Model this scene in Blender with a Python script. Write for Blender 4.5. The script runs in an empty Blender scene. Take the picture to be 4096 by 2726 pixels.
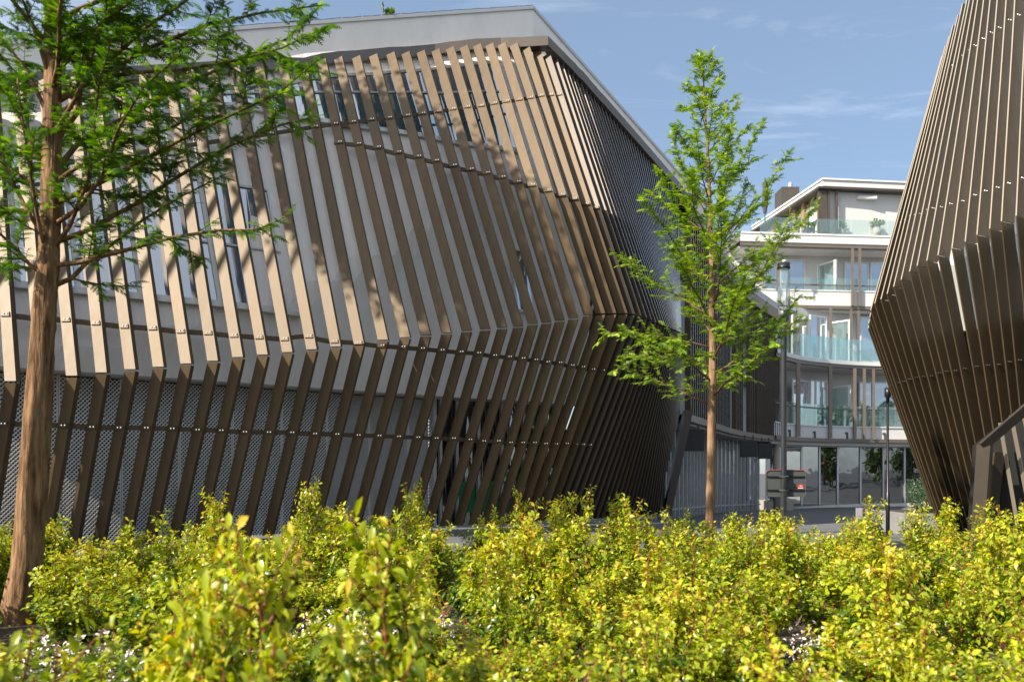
import bpy, bmesh, math, random
import numpy as np
from mathutils import Vector, Matrix
R = math.radians
rnd = random.Random(7)
C = bpy.context.scene.collection
S = bpy.context.scene

# ------------------------------------------------------------------ camera, sky, sun, exposure
EYE, FPX, U0, V0 = 1.75, 3200.0, 2048.0, 1869.0
cam = bpy.data.cameras.new('camera'); camo = bpy.data.objects.new('camera', cam); C.objects.link(camo)
camo.location = (0, 0, EYE); camo.rotation_euler = (R(90), 0, 0)
cam.sensor_width = 36; cam.lens = 36 * FPX / 4096; cam.shift_y = (V0 - 1363) / 4096
cam.clip_start = 0.05; cam.clip_end = 3000
cam.dof.use_dof = True; cam.dof.focus_distance = 15; cam.dof.aperture_fstop = 2.0
S.camera = camo
SUN_EL, SUN_B = R(40), R(35)          # elevation; azimuth measured from -X towards -Y
sdir = Vector((-math.cos(SUN_B) * math.cos(SUN_EL), -math.sin(SUN_B) * math.cos(SUN_EL), math.sin(SUN_EL)))
sun = bpy.data.lights.new('sun', 'SUN'); suno = bpy.data.objects.new('sun', sun); C.objects.link(suno)
sun.energy = 5.0; sun.angle = R(0.5); sun.color = (1.0, 0.90, 0.76)
suno.rotation_euler = sdir.to_track_quat('Z', 'Y').to_euler()
W = bpy.data.worlds.new('World'); S.world = W; W.use_nodes = True
nt = W.node_tree; nt.nodes.clear()
def N(t, ty, **kw):
    n = t.nodes.new(ty)
    for k, v in kw.items():
        if k in n.inputs: n.inputs[k].default_value = v
        else: setattr(n, k, v)
    return n
out = N(nt, 'ShaderNodeOutputWorld'); bg = N(nt, 'ShaderNodeBackground'); bg.inputs['Strength'].default_value = 0.12
sky = N(nt, 'ShaderNodeTexSky'); sky.sky_type = 'NISHITA'; sky.sun_disc = False
sky.sun_elevation = SUN_EL; sky.sun_rotation = math.atan2(sdir.x, sdir.y)
sky.air_density = 1.0; sky.dust_density = 0.6; sky.ozone_density = 1.6
tc = N(nt, 'ShaderNodeTexCoord')
sep = N(nt, 'ShaderNodeSeparateXYZ'); nt.links.new(tc.outputs['Generated'], sep.inputs[0])
zz = N(nt, 'ShaderNodeMath', operation='MAXIMUM'); zz.inputs[1].default_value = 0.05; nt.links.new(sep.outputs['Z'], zz.inputs[0])
dv = N(nt, 'ShaderNodeVectorMath', operation='DIVIDE')
cz = N(nt, 'ShaderNodeCombineXYZ'); [nt.links.new(zz.outputs[0], cz.inputs[k]) for k in range(3)]
nt.links.new(tc.outputs['Generated'], dv.inputs[0]); nt.links.new(cz.outputs[0], dv.inputs[1])
mp = N(nt, 'ShaderNodeMapping'); mp.inputs['Rotation'].default_value = (0, 0, R(24)); mp.inputs['Scale'].default_value = (0.55, 1.5, 1.0)
nt.links.new(dv.outputs[0], mp.inputs[0])
cn = N(nt, 'ShaderNodeTexNoise'); cn.inputs['Scale'].default_value = 1.7; cn.inputs['Detail'].default_value = 9; cn.inputs['Roughness'].default_value = 0.62; cn.inputs['Distortion'].default_value = 0.9
nt.links.new(mp.outputs[0], cn.inputs['Vector'])
cr = N(nt, 'ShaderNodeValToRGB'); cr.color_ramp.elements[0].position = 0.50; cr.color_ramp.elements[1].position = 0.85
cr.color_ramp.elements[0].color = (0, 0, 0, 1); cr.color_ramp.elements[1].color = (0.42, 0.42, 0.42, 1)
nt.links.new(cn.outputs['Fac'], cr.inputs[0])
mixw = N(nt, 'ShaderNodeMixRGB'); mixw.inputs['Color2'].default_value = (5.2, 5.6, 6.2, 1)
haze = N(nt, 'ShaderNodeMixRGB'); haze.inputs['Fac'].default_value = 0.6; haze.inputs['Color2'].default_value = (1.2, 1.62, 2.18, 1)
nt.links.new(sky.outputs[0], haze.inputs['Color1'])
nt.links.new(cr.outputs[0], mixw.inputs['Fac']); nt.links.new(haze.outputs[0], mixw.inputs['Color1'])
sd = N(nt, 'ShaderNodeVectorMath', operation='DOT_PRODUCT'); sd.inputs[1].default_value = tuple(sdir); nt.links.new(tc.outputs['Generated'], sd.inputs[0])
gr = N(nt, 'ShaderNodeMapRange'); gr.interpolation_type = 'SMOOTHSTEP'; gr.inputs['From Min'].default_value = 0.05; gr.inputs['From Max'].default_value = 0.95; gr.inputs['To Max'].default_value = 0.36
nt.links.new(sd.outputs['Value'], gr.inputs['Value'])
mixg = N(nt, 'ShaderNodeMixRGB'); mixg.inputs['Color2'].default_value = (11.0, 10.4, 9.6, 1)      # unseen glow added on the sun's side as fill for shaded fronts
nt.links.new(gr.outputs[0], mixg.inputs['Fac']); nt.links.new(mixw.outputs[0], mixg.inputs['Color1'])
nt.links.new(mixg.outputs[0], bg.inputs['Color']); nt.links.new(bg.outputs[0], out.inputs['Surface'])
S.view_settings.view_transform = 'Standard'; S.view_settings.look = 'None'; S.view_settings.exposure = 1.05; S.view_settings.gamma = 1
try:
    S.cycles.max_bounces = 7; S.cycles.transparent_max_bounces = 12; S.cycles.caustics_reflective = False; S.cycles.caustics_refractive = False
except Exception: pass

# ------------------------------------------------------------------ helpers
def P(u, v, d):                       # a point seen at photo pixel (u, v), d metres away
    return Vector(((u - U0) / FPX * d, d, EYE - (v - V0) / FPX * d))
def proj(p): return (U0 + FPX * p.x / p.y, V0 - FPX * (p.z - EYE) / p.y)
def lerp(a, b, t): return a + (b - a) * t
def interp(x, xs, ys):
    return float(np.interp(x, xs, ys))
ORG = {}
def empty(name, loc, label, cat, group=None, kind=None):
    o = bpy.data.objects.new(name, None); C.objects.link(o); o.location = loc; ORG[o.name] = Vector(loc)
    o.empty_display_size = 0.2
    tag(o, label, cat, group, kind); return o
def tag(o, label=None, cat=None, group=None, kind=None):
    if label: o['label'] = label
    if cat: o['category'] = cat
    if group: o['group'] = group
    if kind: o['kind'] = kind
    return o
class MB:
    def __init__(s): s.v = []; s.f = []; s.m = []
    def add(s, vs, fs, mi=0):
        k = len(s.v); s.v += [Vector(p) for p in vs]; s.f += [tuple(i + k for i in f) for f in fs]; s.m += [mi] * len(fs); return s
    def hexa(s, a, b, mi=0):          # a, b: 4 points each (two opposite faces)
        return s.add(list(a) + list(b), [(3, 2, 1, 0), (4, 5, 6, 7), (0, 1, 5, 4), (1, 2, 6, 5), (2, 3, 7, 6), (3, 0, 4, 7)], mi)
    def box(s, c, size, ax=None, mi=0):
        c = Vector(c)
        X, Y, Z = ax if ax else (Vector((1, 0, 0)), Vector((0, 1, 0)), Vector((0, 0, 1)))
        x, y, z = X * size[0] / 2, Y * size[1] / 2, Z * size[2] / 2
        return s.hexa([c - x - y - z, c + x - y - z, c + x + y - z, c - x + y - z], [c - x - y + z, c + x - y + z, c + x + y + z, c - x + y + z], mi)
    def span(s, lo, hi, mi=0):
        lo, hi = Vector(lo), Vector(hi); return s.box((lo + hi) / 2, hi - lo, None, mi)
    def bar(s, a, b, side, up, mi=0): # box beam from a to b, cross-section vectors side and up (half extents)
        a, b = Vector(a), Vector(b)
        return s.hexa([a - side - up, a + side - up, a + side + up, a - side + up], [b - side - up, b + side - up, b + side + up, b - side + up], mi)
    def tube(s, pts, rs, n=8, mi=0, cap=True):
        pts = [Vector(p) for p in pts]; rings = []; k0 = len(s.v); u = None
        for i, p in enumerate(pts):
            t = (pts[min(i + 1, len(pts) - 1)] - pts[max(i - 1, 0)]).normalized()
            if u is None:
                u = t.cross(Vector((0.31, 0.95, 0.05))); 
                if u.length < 1e-3: u = t.cross(Vector((1, 0, 0)))
            u = (u - t * u.dot(t)).normalized(); w = t.cross(u)
            for j in range(n):
                a = 2 * math.pi * j / n; s.v.append(p + (u * math.cos(a) + w * math.sin(a)) * rs[i])
        for i in range(len(pts) - 1):
            for j in range(n):
                a = k0 + i * n + j; b = k0 + i * n + (j + 1) % n
                s.f.append((a, b, b + n, a + n)); s.m.append(mi)
        if cap:
            s.f.append(tuple(k0 + j for j in reversed(range(n)))); s.m.append(mi)
            s.f.append(tuple(k0 + (len(pts) - 1) * n + j for j in range(n))); s.m.append(mi)
        return s
    def grid(s, rows, mi=0):          # rows of equal length
        k = len(s.v); n = len(rows[0])
        for r in rows: s.v += [Vector(p) for p in r]
        for i in range(len(rows) - 1):
            for j in range(n - 1):
                a = k + i * n + j; s.f.append((a, a + 1, a + n + 1, a + n)); s.m.append(mi)
        return s
    def build(s, name, mats, parent=None, smooth=False, label=None, bevel=0):
        o0 = ORG[parent.name] if parent else Vector((0, 0, 0))
        me = bpy.data.meshes.new(name); me.from_pydata([p - o0 for p in s.v], [], s.f); me.update()
        mats = mats if isinstance(mats, (list, tuple)) else [mats]
        for m in mats: me.materials.append(m)
        if len(mats) > 1: me.polygons.foreach_set('material_index', s.m)
        bm = bmesh.new(); bm.from_mesh(me); bmesh.ops.recalc_face_normals(bm, faces=bm.faces); bm.to_mesh(me); bm.free()
        if smooth: me.polygons.foreach_set('use_smooth', [True] * len(me.polygons))
        o = bpy.data.objects.new(name, me); C.objects.link(o)
        if parent: o.parent = parent; ORG[o.name] = o0
        else: ORG[o.name] = Vector((0, 0, 0))
        if label: o['label'] = label
        if bevel:
            b = o.modifiers.new('bevel', 'BEVEL'); b.width = bevel; b.segments = 2; b.limit_method = 'ANGLE'
        return o

# ------------------------------------------------------------------ materials
def mat(name, col, rough=0.6, metal=0.0, var=0.0, scale=3.0, bump=0.0, bscale=60.0, spec=0.5, col2=None, stretch=None, objvar=0.0):
    m = bpy.data.materials.new(name); m.use_nodes = True; t = m.node_tree; b = t.nodes['Principled BSDF']
    b.inputs['Base Color'].default_value = (*col, 1); b.inputs['Roughness'].default_value = rough; b.inputs['Metallic'].default_value = metal
    b.inputs['Specular IOR Level'].default_value = spec
    co = N(t, 'ShaderNodeTexCoord')
    src = co.outputs['Object']
    if stretch:
        mm = N(t, 'ShaderNodeMapping'); mm.inputs['Scale'].default_value = stretch; t.links.new(src, mm.inputs[0]); src = mm.outputs[0]
    if var or col2:
        n = N(t, 'ShaderNodeTexNoise'); n.inputs['Scale'].default_value = scale; n.inputs['Detail'].default_value = 6; n.inputs['Roughness'].default_value = 0.65
        t.links.new(src, n.inputs['Vector'])
        r = N(t, 'ShaderNodeValToRGB'); c2 = col2 if col2 else tuple(c * (1 - var) for c in col)
        r.color_ramp.elements[0].position = 0.35; r.color_ramp.elements[1].position = 0.65
        r.color_ramp.elements[0].color = (*c2, 1); r.color_ramp.elements[1].color = (*col, 1)
        t.links.new(n.outputs['Fac'], r.inputs[0]); t.links.new(r.outputs[0], b.inputs['Base Color'])
        rr = N(t, 'ShaderNodeMapRange'); rr.inputs['To Min'].default_value = rough * 0.85; rr.inputs['To Max'].default_value = min(1, rough * 1.15)
        t.links.new(n.outputs['Fac'], rr.inputs[0]); t.links.new(rr.outputs[0], b.inputs['Roughness'])
    if objvar:
        oi = N(t, 'ShaderNodeObjectInfo'); om = N(t, 'ShaderNodeMapRange'); om.inputs['To Min'].default_value = 1 - objvar; om.inputs['To Max'].default_value = 1 + objvar
        hv = N(t, 'ShaderNodeHueSaturation'); t.links.new(oi.outputs['Random'], om.inputs[0]); t.links.new(om.outputs[0], hv.inputs['Value'])
        if b.inputs['Base Color'].is_linked: t.links.new(b.inputs['Base Color'].links[0].from_socket, hv.inputs['Color'])
        else: hv.inputs['Color'].default_value = (*col, 1)
        t.links.new(hv.outputs[0], b.inputs['Base Color'])
    if bump:
        n2 = N(t, 'ShaderNodeTexNoise'); n2.inputs['Scale'].default_value = bscale; n2.inputs['Detail'].default_value = 5
        t.links.new(src, n2.inputs['Vector'])
        bp = N(t, 'ShaderNodeBump'); bp.inputs['Strength'].default_value = bump; bp.inputs['Distance'].default_value = 0.02
        t.links.new(n2.outputs['Fac'], bp.inputs['Height']); t.links.new(bp.outputs[0], b.inputs['Normal'])
    return m
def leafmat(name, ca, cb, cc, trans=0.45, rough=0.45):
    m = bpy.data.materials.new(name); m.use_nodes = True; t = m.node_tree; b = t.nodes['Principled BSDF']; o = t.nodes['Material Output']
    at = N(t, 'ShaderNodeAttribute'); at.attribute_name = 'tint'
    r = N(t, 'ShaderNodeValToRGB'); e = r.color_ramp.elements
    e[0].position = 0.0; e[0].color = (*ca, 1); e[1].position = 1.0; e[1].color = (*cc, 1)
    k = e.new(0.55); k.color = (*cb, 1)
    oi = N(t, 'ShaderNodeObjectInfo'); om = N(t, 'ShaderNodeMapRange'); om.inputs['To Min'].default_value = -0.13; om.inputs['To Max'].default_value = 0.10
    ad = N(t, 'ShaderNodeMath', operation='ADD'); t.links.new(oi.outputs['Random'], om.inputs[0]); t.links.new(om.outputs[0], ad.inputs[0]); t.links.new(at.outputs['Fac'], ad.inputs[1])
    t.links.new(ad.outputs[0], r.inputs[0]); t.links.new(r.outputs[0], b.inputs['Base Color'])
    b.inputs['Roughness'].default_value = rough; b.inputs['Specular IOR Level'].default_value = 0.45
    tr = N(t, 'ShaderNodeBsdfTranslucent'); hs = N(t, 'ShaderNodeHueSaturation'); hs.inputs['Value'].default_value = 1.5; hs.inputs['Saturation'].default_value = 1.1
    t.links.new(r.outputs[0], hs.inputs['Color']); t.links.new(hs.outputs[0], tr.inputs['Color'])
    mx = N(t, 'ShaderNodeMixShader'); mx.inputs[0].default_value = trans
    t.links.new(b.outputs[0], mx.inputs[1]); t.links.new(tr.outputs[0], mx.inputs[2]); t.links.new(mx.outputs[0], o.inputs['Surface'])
    return m
def glassmat(name, tint, alpha, rough=0.02):
    m = bpy.data.materials.new(name); m.use_nodes = True; t = m.node_tree; t.nodes.remove(t.nodes['Principled BSDF']); o = t.nodes['Material Output']
    tr = N(t, 'ShaderNodeBsdfTransparent'); tr.inputs['Color'].default_value = (*tint, 1)
    gl = N(t, 'ShaderNodeBsdfGlossy'); gl.inputs['Roughness'].default_value = rough; gl.inputs['Color'].default_value = (0.9, 0.95, 0.95, 1)
    df = N(t, 'ShaderNodeBsdfDiffuse'); df.inputs['Color'].default_value = (0.45, 0.62, 0.60, 1)
    fr = N(t, 'ShaderNodeFresnel'); fr.inputs['IOR'].default_value = 1.5
    m0 = N(t, 'ShaderNodeMixShader'); m0.inputs[0].default_value = alpha
    m1 = N(t, 'ShaderNodeMixShader')
    ad = N(t, 'ShaderNodeMath', operation='MULTIPLY_ADD'); ad.inputs[1].default_value = 0.6; ad.inputs[2].default_value = 0.04
    t.links.new(fr.outputs[0], ad.inputs[0]); t.links.new(ad.outputs[0], m1.inputs[0])
    t.links.new(tr.outputs[0], m0.inputs[1]); t.links.new(df.outputs[0], m0.inputs[2])
    t.links.new(m0.outputs[0], m1.inputs[1]); t.links.new(gl.outputs[0], m1.inputs[2]); t.links.new(m1.outputs[0], o.inputs['Surface'])
    return m
def panemat(name, base, refl=0.45, wav=0.0):
    m = bpy.data.materials.new(name); m.use_nodes = True; t = m.node_tree; b = t.nodes['Principled BSDF']; o = t.nodes['Material Output']
    b.inputs['Base Color'].default_value = (*base, 1); b.inputs['Roughness'].default_value = 0.5; b.inputs['Specular IOR Level'].default_value = 0.0
    gl = N(t, 'ShaderNodeBsdfGlossy'); gl.inputs['Roughness'].default_value = 0.015; gl.inputs['Color'].default_value = (0.9, 0.95, 1.0, 1)
    lw = N(t, 'ShaderNodeLayerWeight'); lw.inputs['Blend'].default_value = 0.35
    mr = N(t, 'ShaderNodeMapRange'); mr.inputs['To Min'].default_value = refl; mr.inputs['To Max'].default_value = 0.95
    t.links.new(lw.outputs['Facing'], mr.inputs[0])
    mx = N(t, 'ShaderNodeMixShader'); t.links.new(mr.outputs[0], mx.inputs[0]); t.links.new(b.outputs[0], mx.inputs[1]); t.links.new(gl.outputs[0], mx.inputs[2])
    if wav:
        co = N(t, 'ShaderNodeTexCoord'); n = N(t, 'ShaderNodeTexNoise'); n.inputs['Scale'].default_value = 0.9; n.inputs['Detail'].default_value = 1
        t.links.new(co.outputs['Object'], n.inputs['Vector'])
        bp = N(t, 'ShaderNodeBump'); bp.inputs['Strength'].default_value = wav; bp.inputs['Distance'].default_value = 0.03
        t.links.new(n.outputs['Fac'], bp.inputs['Height']); t.links.new(bp.outputs[0], gl.inputs['Normal'])
    t.links.new(mx.outputs[0], o.inputs['Surface'])
    return m
M = {}
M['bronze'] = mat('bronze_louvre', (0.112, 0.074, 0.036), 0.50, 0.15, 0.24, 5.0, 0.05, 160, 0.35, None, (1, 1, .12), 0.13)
M['bronze_r'] = mat('bronze_louvre_right', (0.100, 0.073, 0.042), 0.40, 0.3, 0.2, 5.0, 0.05, 160, 0.5, None, (1, 1, .12), 0.12)
M['edge_r'] = mat('sunlit_pale_edge', (0.36, 0.31, 0.24), 0.35, 0.4)  # right building's upper louvre edges: sunlight put into a paler colour
M['edge'] = mat('sky_sheen_edge', (0.62, 0.63, 0.66), 0.3, 0.3)  # sky reflection on the louvre ends, put into a pale colour
M['bronze_dark_shade'] = mat('dark_shaded_bronze_louvre', (0.048, 0.034, 0.021), 0.42, 0.3, 0.2, 5.0, 0.05, 160, 0.5, None, (1, 1, .12), 0.12)  # bronze with the side front's shade darkened in; also the wing's dark slats
M['brown'] = mat('anthracite_brown', (0.075, 0.062, 0.05), 0.5, 0.2, 0.15, 2.0)
M['flash'] = mat('brown_grey_flashing', (0.20, 0.165, 0.135), 0.4, 0.4, 0.08, 1.5)
M['white'] = mat('white_render', (0.88, 0.84, 0.79), 0.9, 0, 0.10, 1.2, 0.5, 35, 0.5, None, (1, 1, .35))
M['farwhite'] = mat('far_white_render', (0.62, 0.61, 0.60), 0.9, 0, 0.05, 0.5, 0.2, 30)
M['frame'] = mat('white_frame', (0.74, 0.74, 0.72), 0.45, 0, 0.04, 2)
M['alu'] = mat('aluminium', (0.55, 0.56, 0.57), 0.35, 0.7, 0.08, 3)
M['coping'] = mat('coping', (0.60, 0.59, 0.57), 0.4, 0.3, 0.06, 2)
M['screen'] = mat('expanded_metal', (0.90, 0.89, 0.86), 0.45, 0.0, 0.08, 3)
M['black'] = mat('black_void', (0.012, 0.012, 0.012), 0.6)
M['black_panel'] = mat('black_panel', (0.006, 0.006, 0.007), 0.5)
M['dark'] = mat('dark_metal', (0.03, 0.031, 0.034), 0.35, 0.5, 0.2, 3)
M['pole'] = mat('pole_paint', (0.17, 0.185, 0.20), 0.3, 0.3, 0.15, 3)
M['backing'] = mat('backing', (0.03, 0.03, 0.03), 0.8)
M['steel'] = mat('bolt_steel', (0.85, 0.85, 0.85), 0.2, 1.0)
M['pane'] = panemat('window_pane', (0.17, 0.22, 0.29), 0.34, 0.10)
M['pane_teal'] = panemat('teal_window_pane', (0.09, 0.19, 0.23), 0.40, 0.10)
M['pane_dark'] = panemat('shop_pane', (0.014, 0.014, 0.014), 0.16, 0.25)
M['pane_blue'] = panemat('balcony_pane', (0.22, 0.27, 0.33), 0.35, 0.10)
M['glass'] = glassmat('balustrade_glass', (0.90, 0.97, 0.955), 0.10)
M['tubeglass'] = glassmat('lamp_glass', (0.95, 0.97, 0.98), 0.10)
M['asphalt'] = mat('asphalt', (0.075, 0.078, 0.085), 0.85, 0, 0.25, 0.6, 0.4, 120)
M['paving'] = mat('paving', (0.115, 0.118, 0.125), 0.85, 0, 0.22, 0.5, 0.3, 90)
M['soil'] = mat('soil', (0.055, 0.038, 0.028), 1.0, 0, 0.5, 9, 1.0, 40)
M['concrete'] = mat('concrete', (0.24, 0.24, 0.245), 0.9, 0, 0.15, 2, 0.3, 40)
M['bark'] = mat('bark', (0.29, 0.175, 0.092), 0.95, 0, 0.6, 17, 1.0, 34, 0.15, (0.075, 0.040, 0.020), (1, 1, 0.13))
M['bark_far'] = mat('young_bark', (0.34, 0.215, 0.125), 0.95, 0, 0.5, 10, 1.0, 34, 0.2, (0.11, 0.062, 0.035), (1, 1, 0.16))
M['twig'] = mat('twig', (0.16, 0.075, 0.045), 0.8, 0, 0.3, 8)
M['stem'] = mat('red_stem', (0.26, 0.045, 0.03), 0.6, 0, 0.4, 8)
M['needle'] = leafmat('dark_fronds', (0.026, 0.070, 0.008), (0.070, 0.160, 0.012), (0.20, 0.31, 0.022), 0.45)
M['needle_far'] = leafmat('bright_fronds', (0.085, 0.19, 0.014), (0.28, 0.40, 0.02), (0.48, 0.56, 0.05), 0.36)
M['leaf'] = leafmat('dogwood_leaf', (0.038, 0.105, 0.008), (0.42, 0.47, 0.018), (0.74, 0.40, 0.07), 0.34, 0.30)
M['petal'] = mat('white_petal', (0.75, 0.66, 0.64), 0.7)
M['cover'] = leafmat('ground_cover_leaf', (0.05, 0.10, 0.012), (0.12, 0.18, 0.02), (0.2, 0.24, 0.03), 0.35)
M['boxleaf'] = leafmat('box_leaf', (0.03, 0.065, 0.028), (0.055, 0.10, 0.045), (0.10, 0.15, 0.08), 0.2, 0.3)
M['woodleaf'] = leafmat('wood_leaf', (0.03, 0.06, 0.012), (0.06, 0.11, 0.018), (0.10, 0.16, 0.03), 0.2)
M['red'] = mat('red_sticker', (0.62, 0.03, 0.03), 0.5)
M['redrim'] = mat('red_rim', (0.70, 0.06, 0.03), 0.4)
M['signback'] = mat('sign_back', (0.075, 0.085, 0.085), 0.55, 0.2, 0.1, 2)
M['green'] = mat('green_sheet', (0.0, 0.30, 0.10), 0.6)
M['parasol'] = mat('parasol_cloth', (0.08, 0.07, 0.075), 0.95, 0, 0.3, 4)
M['pot'] = mat('pot', (0.36, 0.30, 0.27), 0.8)
M['pink'] = mat('pink_pot', (0.55, 0.05, 0.40), 0.6)
M['tan'] = mat('tan_post', (0.30, 0.20, 0.11), 0.5, 0.2, 0.1, 2)
M['beige'] = mat('beige_column', (0.34, 0.30, 0.26), 0.85, 0, 0.1, 2)
M['chairgreen'] = mat('garden_chair', (0.06, 0.10, 0.05), 0.5)
M['grass'] = mat('grass', (0.07, 0.12, 0.02), 1.0, 0, 0.5, 2, 0.6, 20)

# ------------------------------------------------------------------ ground
def gz(y): return -1.5 * min(1, max(0, (y - 18) / 44))
ys = [-160, -40, 0, 10, 18, 24, 32, 42, 52, 62, 70, 120, 420]
g = MB(); g.grid([[(x, y, gz(y) - 0.02) for x in (-420, -120, -40, -12, 0, 12, 40, 120, 420)] for y in ys])
tag(g.build('ground', M['asphalt']), kind='structure')
g = MB(); g.grid([[(x, y, gz(y) - 0.004) for x in (-16, -4, 8, 20, 34)] for y in (14.2, 18, 24, 32, 42, 52, 62, 66.0)])
tag(g.build('pavement', M['paving']), kind='structure')
def ring(poly, w, z0, z1):
    k = MB(); n = len(poly)
    for i in range(n):
        a, b = Vector(poly[i]).to_3d(), Vector(poly[(i + 1) % n]).to_3d(); t = (b - a).normalized(); s = Vector((-t.y, t.x, 0)) * w / 2
        k.bar(a + Vector((0, 0, (z0 + z1) / 2)), b + Vector((0, 0, (z0 + z1) / 2)) - t * 0.004, s, Vector((0, 0, (z1 - z0) / 2)))
    return k
bed = [(-12.4, -1.0), (13.5, -1.0), (13.5, 13.6), (9.5, 13.9), (2, 13.9), (-2.6, 13.7), (-8.6, 11.6), (-12.4, 10.6)]
tag(ring(bed, 0.14, -0.3, 0.06).build('kerb', M['concrete']), kind='structure')
g = MB(); nx = 40
g.v = []; 
rows = []
for j in range(30):
    y = lerp(-0.95, 13.5, j / 29); xl = -12.3 if y < 10.6 else interp(y, [10.6, 11.6, 13.5], [-12.3, -8.5, -3.2])
    rows.append([(lerp(xl, 13.4, i / nx), y, 0.01 + 0.05 * rnd.random()) for i in range(nx + 1)])
g.grid(rows); tag(g.build('planting_soil', M['soil']), kind='structure')

# ------------------------------------------------------------------ building with folded louvres (left)
LB = empty('louvre_clad_building', (-4, 24, 0), 'large white building wrapped in folded bronze vertical louvres, sunlit on its left front', 'building')
K = []   # per louvre: top px, knee px, rail px
pk_u = [-320, -190, -62, 64, 188, 309, 427, 542, 655, 765, 872, 972, 1071, 1170, 1267, 1363]
pk_v = [1562, 1551, 1540, 1527, 1516, 1505, 1492, 1479, 1469, 1456, 1445, 1430, 1420, 1410, 1399, 1387]
pk_s = [.05, .055, .06, .07, .085, .10, .105, .128, .142, .15, .155, .17, .18, .185, .188, .19]
pk_r = [.15, .15, .155, .16, .165, .172, .175, .19, .20, .215, .225, .23, .235, .2375, .242, .245]
def vrail(u): return interp(u, [-400, 0, 1090, 1742, 2060, 2372, 2480, 2650, 2715], [1663, 1690, 1725, 1746, 1764, 1773, 1783, 1797, 1805])
for u, v, s, r in zip(pk_u, pk_v, pk_s, pk_r):
    ut = u
    for _ in range(6): ut = u - s * (v - (320 - .062 * ut))
    ur = u
    for _ in range(6): ur = u - r * (vrail(ur) - v)
    K.append([ut, 320 - .062 * ut, u, v, ur])
for a, b, r in [((1229, 251), (1456, 1376), 1367), ((1302, 233), (1552, 1360), 1452), ((1368, 224), (1640, 1350), 1535), ((1440, 220), (1722, 1341), 1613),
                ((1508, 213), (1805, 1332), 1690), ((1577, 206), (1886, 1323), 1763), ((1637, 204), (1960, 1317), 1831), ((1698, 199), (2028, 1311), 1897),
                ((1757, 193), (2092, 1306), 1953), ((1815, 184), (2150, 1295), 2010), ((1870, 178), (2205, 1290), 2060), ((1923, 172), (2259, 1282), 2108),
                ((1972, 170), (2313, 1273), 2155), ((2021, 168), (2373, 1260), 2200), ((2069, 170), (2422, 1255), 2241), ((2114, 171), (2466, 1254), 2283), ((2156, 184), (2510, 1254), 2318)]:
    K.append([a[0], a[1], b[0], b[1], r])
NL = len(K)                            # louvres on the left front and round the corner
tops = [(2199, 211), (2227, 231), (2251, 255), (2270, 275), (2289, 295), (2306, 315), (2325, 332), (2343, 353), (2359, 373), (2375, 390), (2389, 407), (2405, 423), (2422, 442)]
sp = 16.0; u, v = 2422.0, 442.0
while len(tops) < 38:
    sp = max(9.2, sp * 0.972); u += sp; v = interp(u, [2422, 2735], [442, 795]); tops.append((u, v))
NR = 38; ur = 2318.0; dr_ = 30.0
for k in range(NR):
    f = (k + 1) / NR
    uk = 2510 + (1 - .86 ** (k + 1)) / (1 - .86 ** NR) * 214
    vk = interp(uk, [2510, 2545, 2604, 2617, 2660, 2724], [1254, 1258, 1278, 1288, 1305, 1330])
    ur += dr_; dr_ *= .93
    K.append([tops[k][0], tops[k][1], uk, vk, min(ur, 2714 + 2 * f)])
def dline(u):
    r = (u - U0) / FPX; q = (16 * r + 10.24) / (8.06 - 6.56 * r); return 16 + 6.56 * q
DEND = 33.2
dr = []
for i, k in enumerate(K):
    if k[4] <= 1954: dr.append(dline(k[4]))
    elif i < NL:
        r0 = (K[i - 1][4] - U0) / FPX; p0 = (r0 * dr[-1], dr[-1]); r1 = (k[4] - U0) / FPX
        best = dr[-1] + 0.1
        for s in range(1, 120):
            y = dr[-1] + s * 0.01
            if math.hypot(r1 * y - p0[0], y - p0[1]) <= 0.46: best = y
        dr.append(best)
    else:
        f = (i - NL + 1) / NR; dr.append(lerp(dr[NL - 1], DEND, .8 * f + .2 * f * f))
FIN = []
for i, (ut, vt, uk, vk, ur) in enumerate(K):
    Rp = P(ur, vrail(ur), dr[i])
    f = 0 if i < NL else (i - NL + 1) / NR
    zk = EYE - (vk - V0) / FPX * dr[i]
    dk = dr[i] - 0.2 * (zk - Rp.z) * (1 - f)
    Kp = P(uk, vk, dk)
    lean = interp(i, [0, 16, NL - 8, NL - 1, NL, NL + NR], [2.6, 3.0, 3.0, 2.2, 2.0, 0.3])
    Tp = P(ut, vt, dk + lean)
    FIN.append(dict(T=Tp, K=Kp, R=Rp))
for i, F in enumerate(FIN):
    a, b = FIN[max(0, i - 2)]['R'], FIN[min(len(FIN) - 1, i + 2)]['R']
    t = (b - a); t.z = 0; t.normalize(); F['t'] = t; F['n'] = Vector((t.y, -t.x, 0))
    th = interp(i, [4, NL - 14, NL - 4, NL + 3, NL + NR], [2, 12, 17, 25, 32])
    F['w'] = Vector((math.cos(R(th)), -math.sin(R(th)), 0)); F['W'] = interp(i, [0, 14, NL - 8, NL + NR], [.225, .265, .295, .33]); F['TH'] = interp(i, [0, 14, NL - 8, NL, NL + NR], [.165, .14, .10, .055, .05])
    F['m'] = Vector((-math.sin(R(th)), -math.cos(R(th)), 0))     # broad face, towards the viewer's left
    base = F['K'] + (F['R'] - F['K']) * ((F['K'].z + 0.0) / (F['K'].z - F['R'].z))
    if i >= NL:                                                     # clipped by the slanted trim at the far end
        for s in range(200):
            q = F['K'].lerp(base, s / 199); uu, vv = proj(q)
            if vv > 1600 and uu > interp(vv, [1612, 1985], [2730, 2652]) - 4: base = q; break
    F['B'] = base
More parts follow.
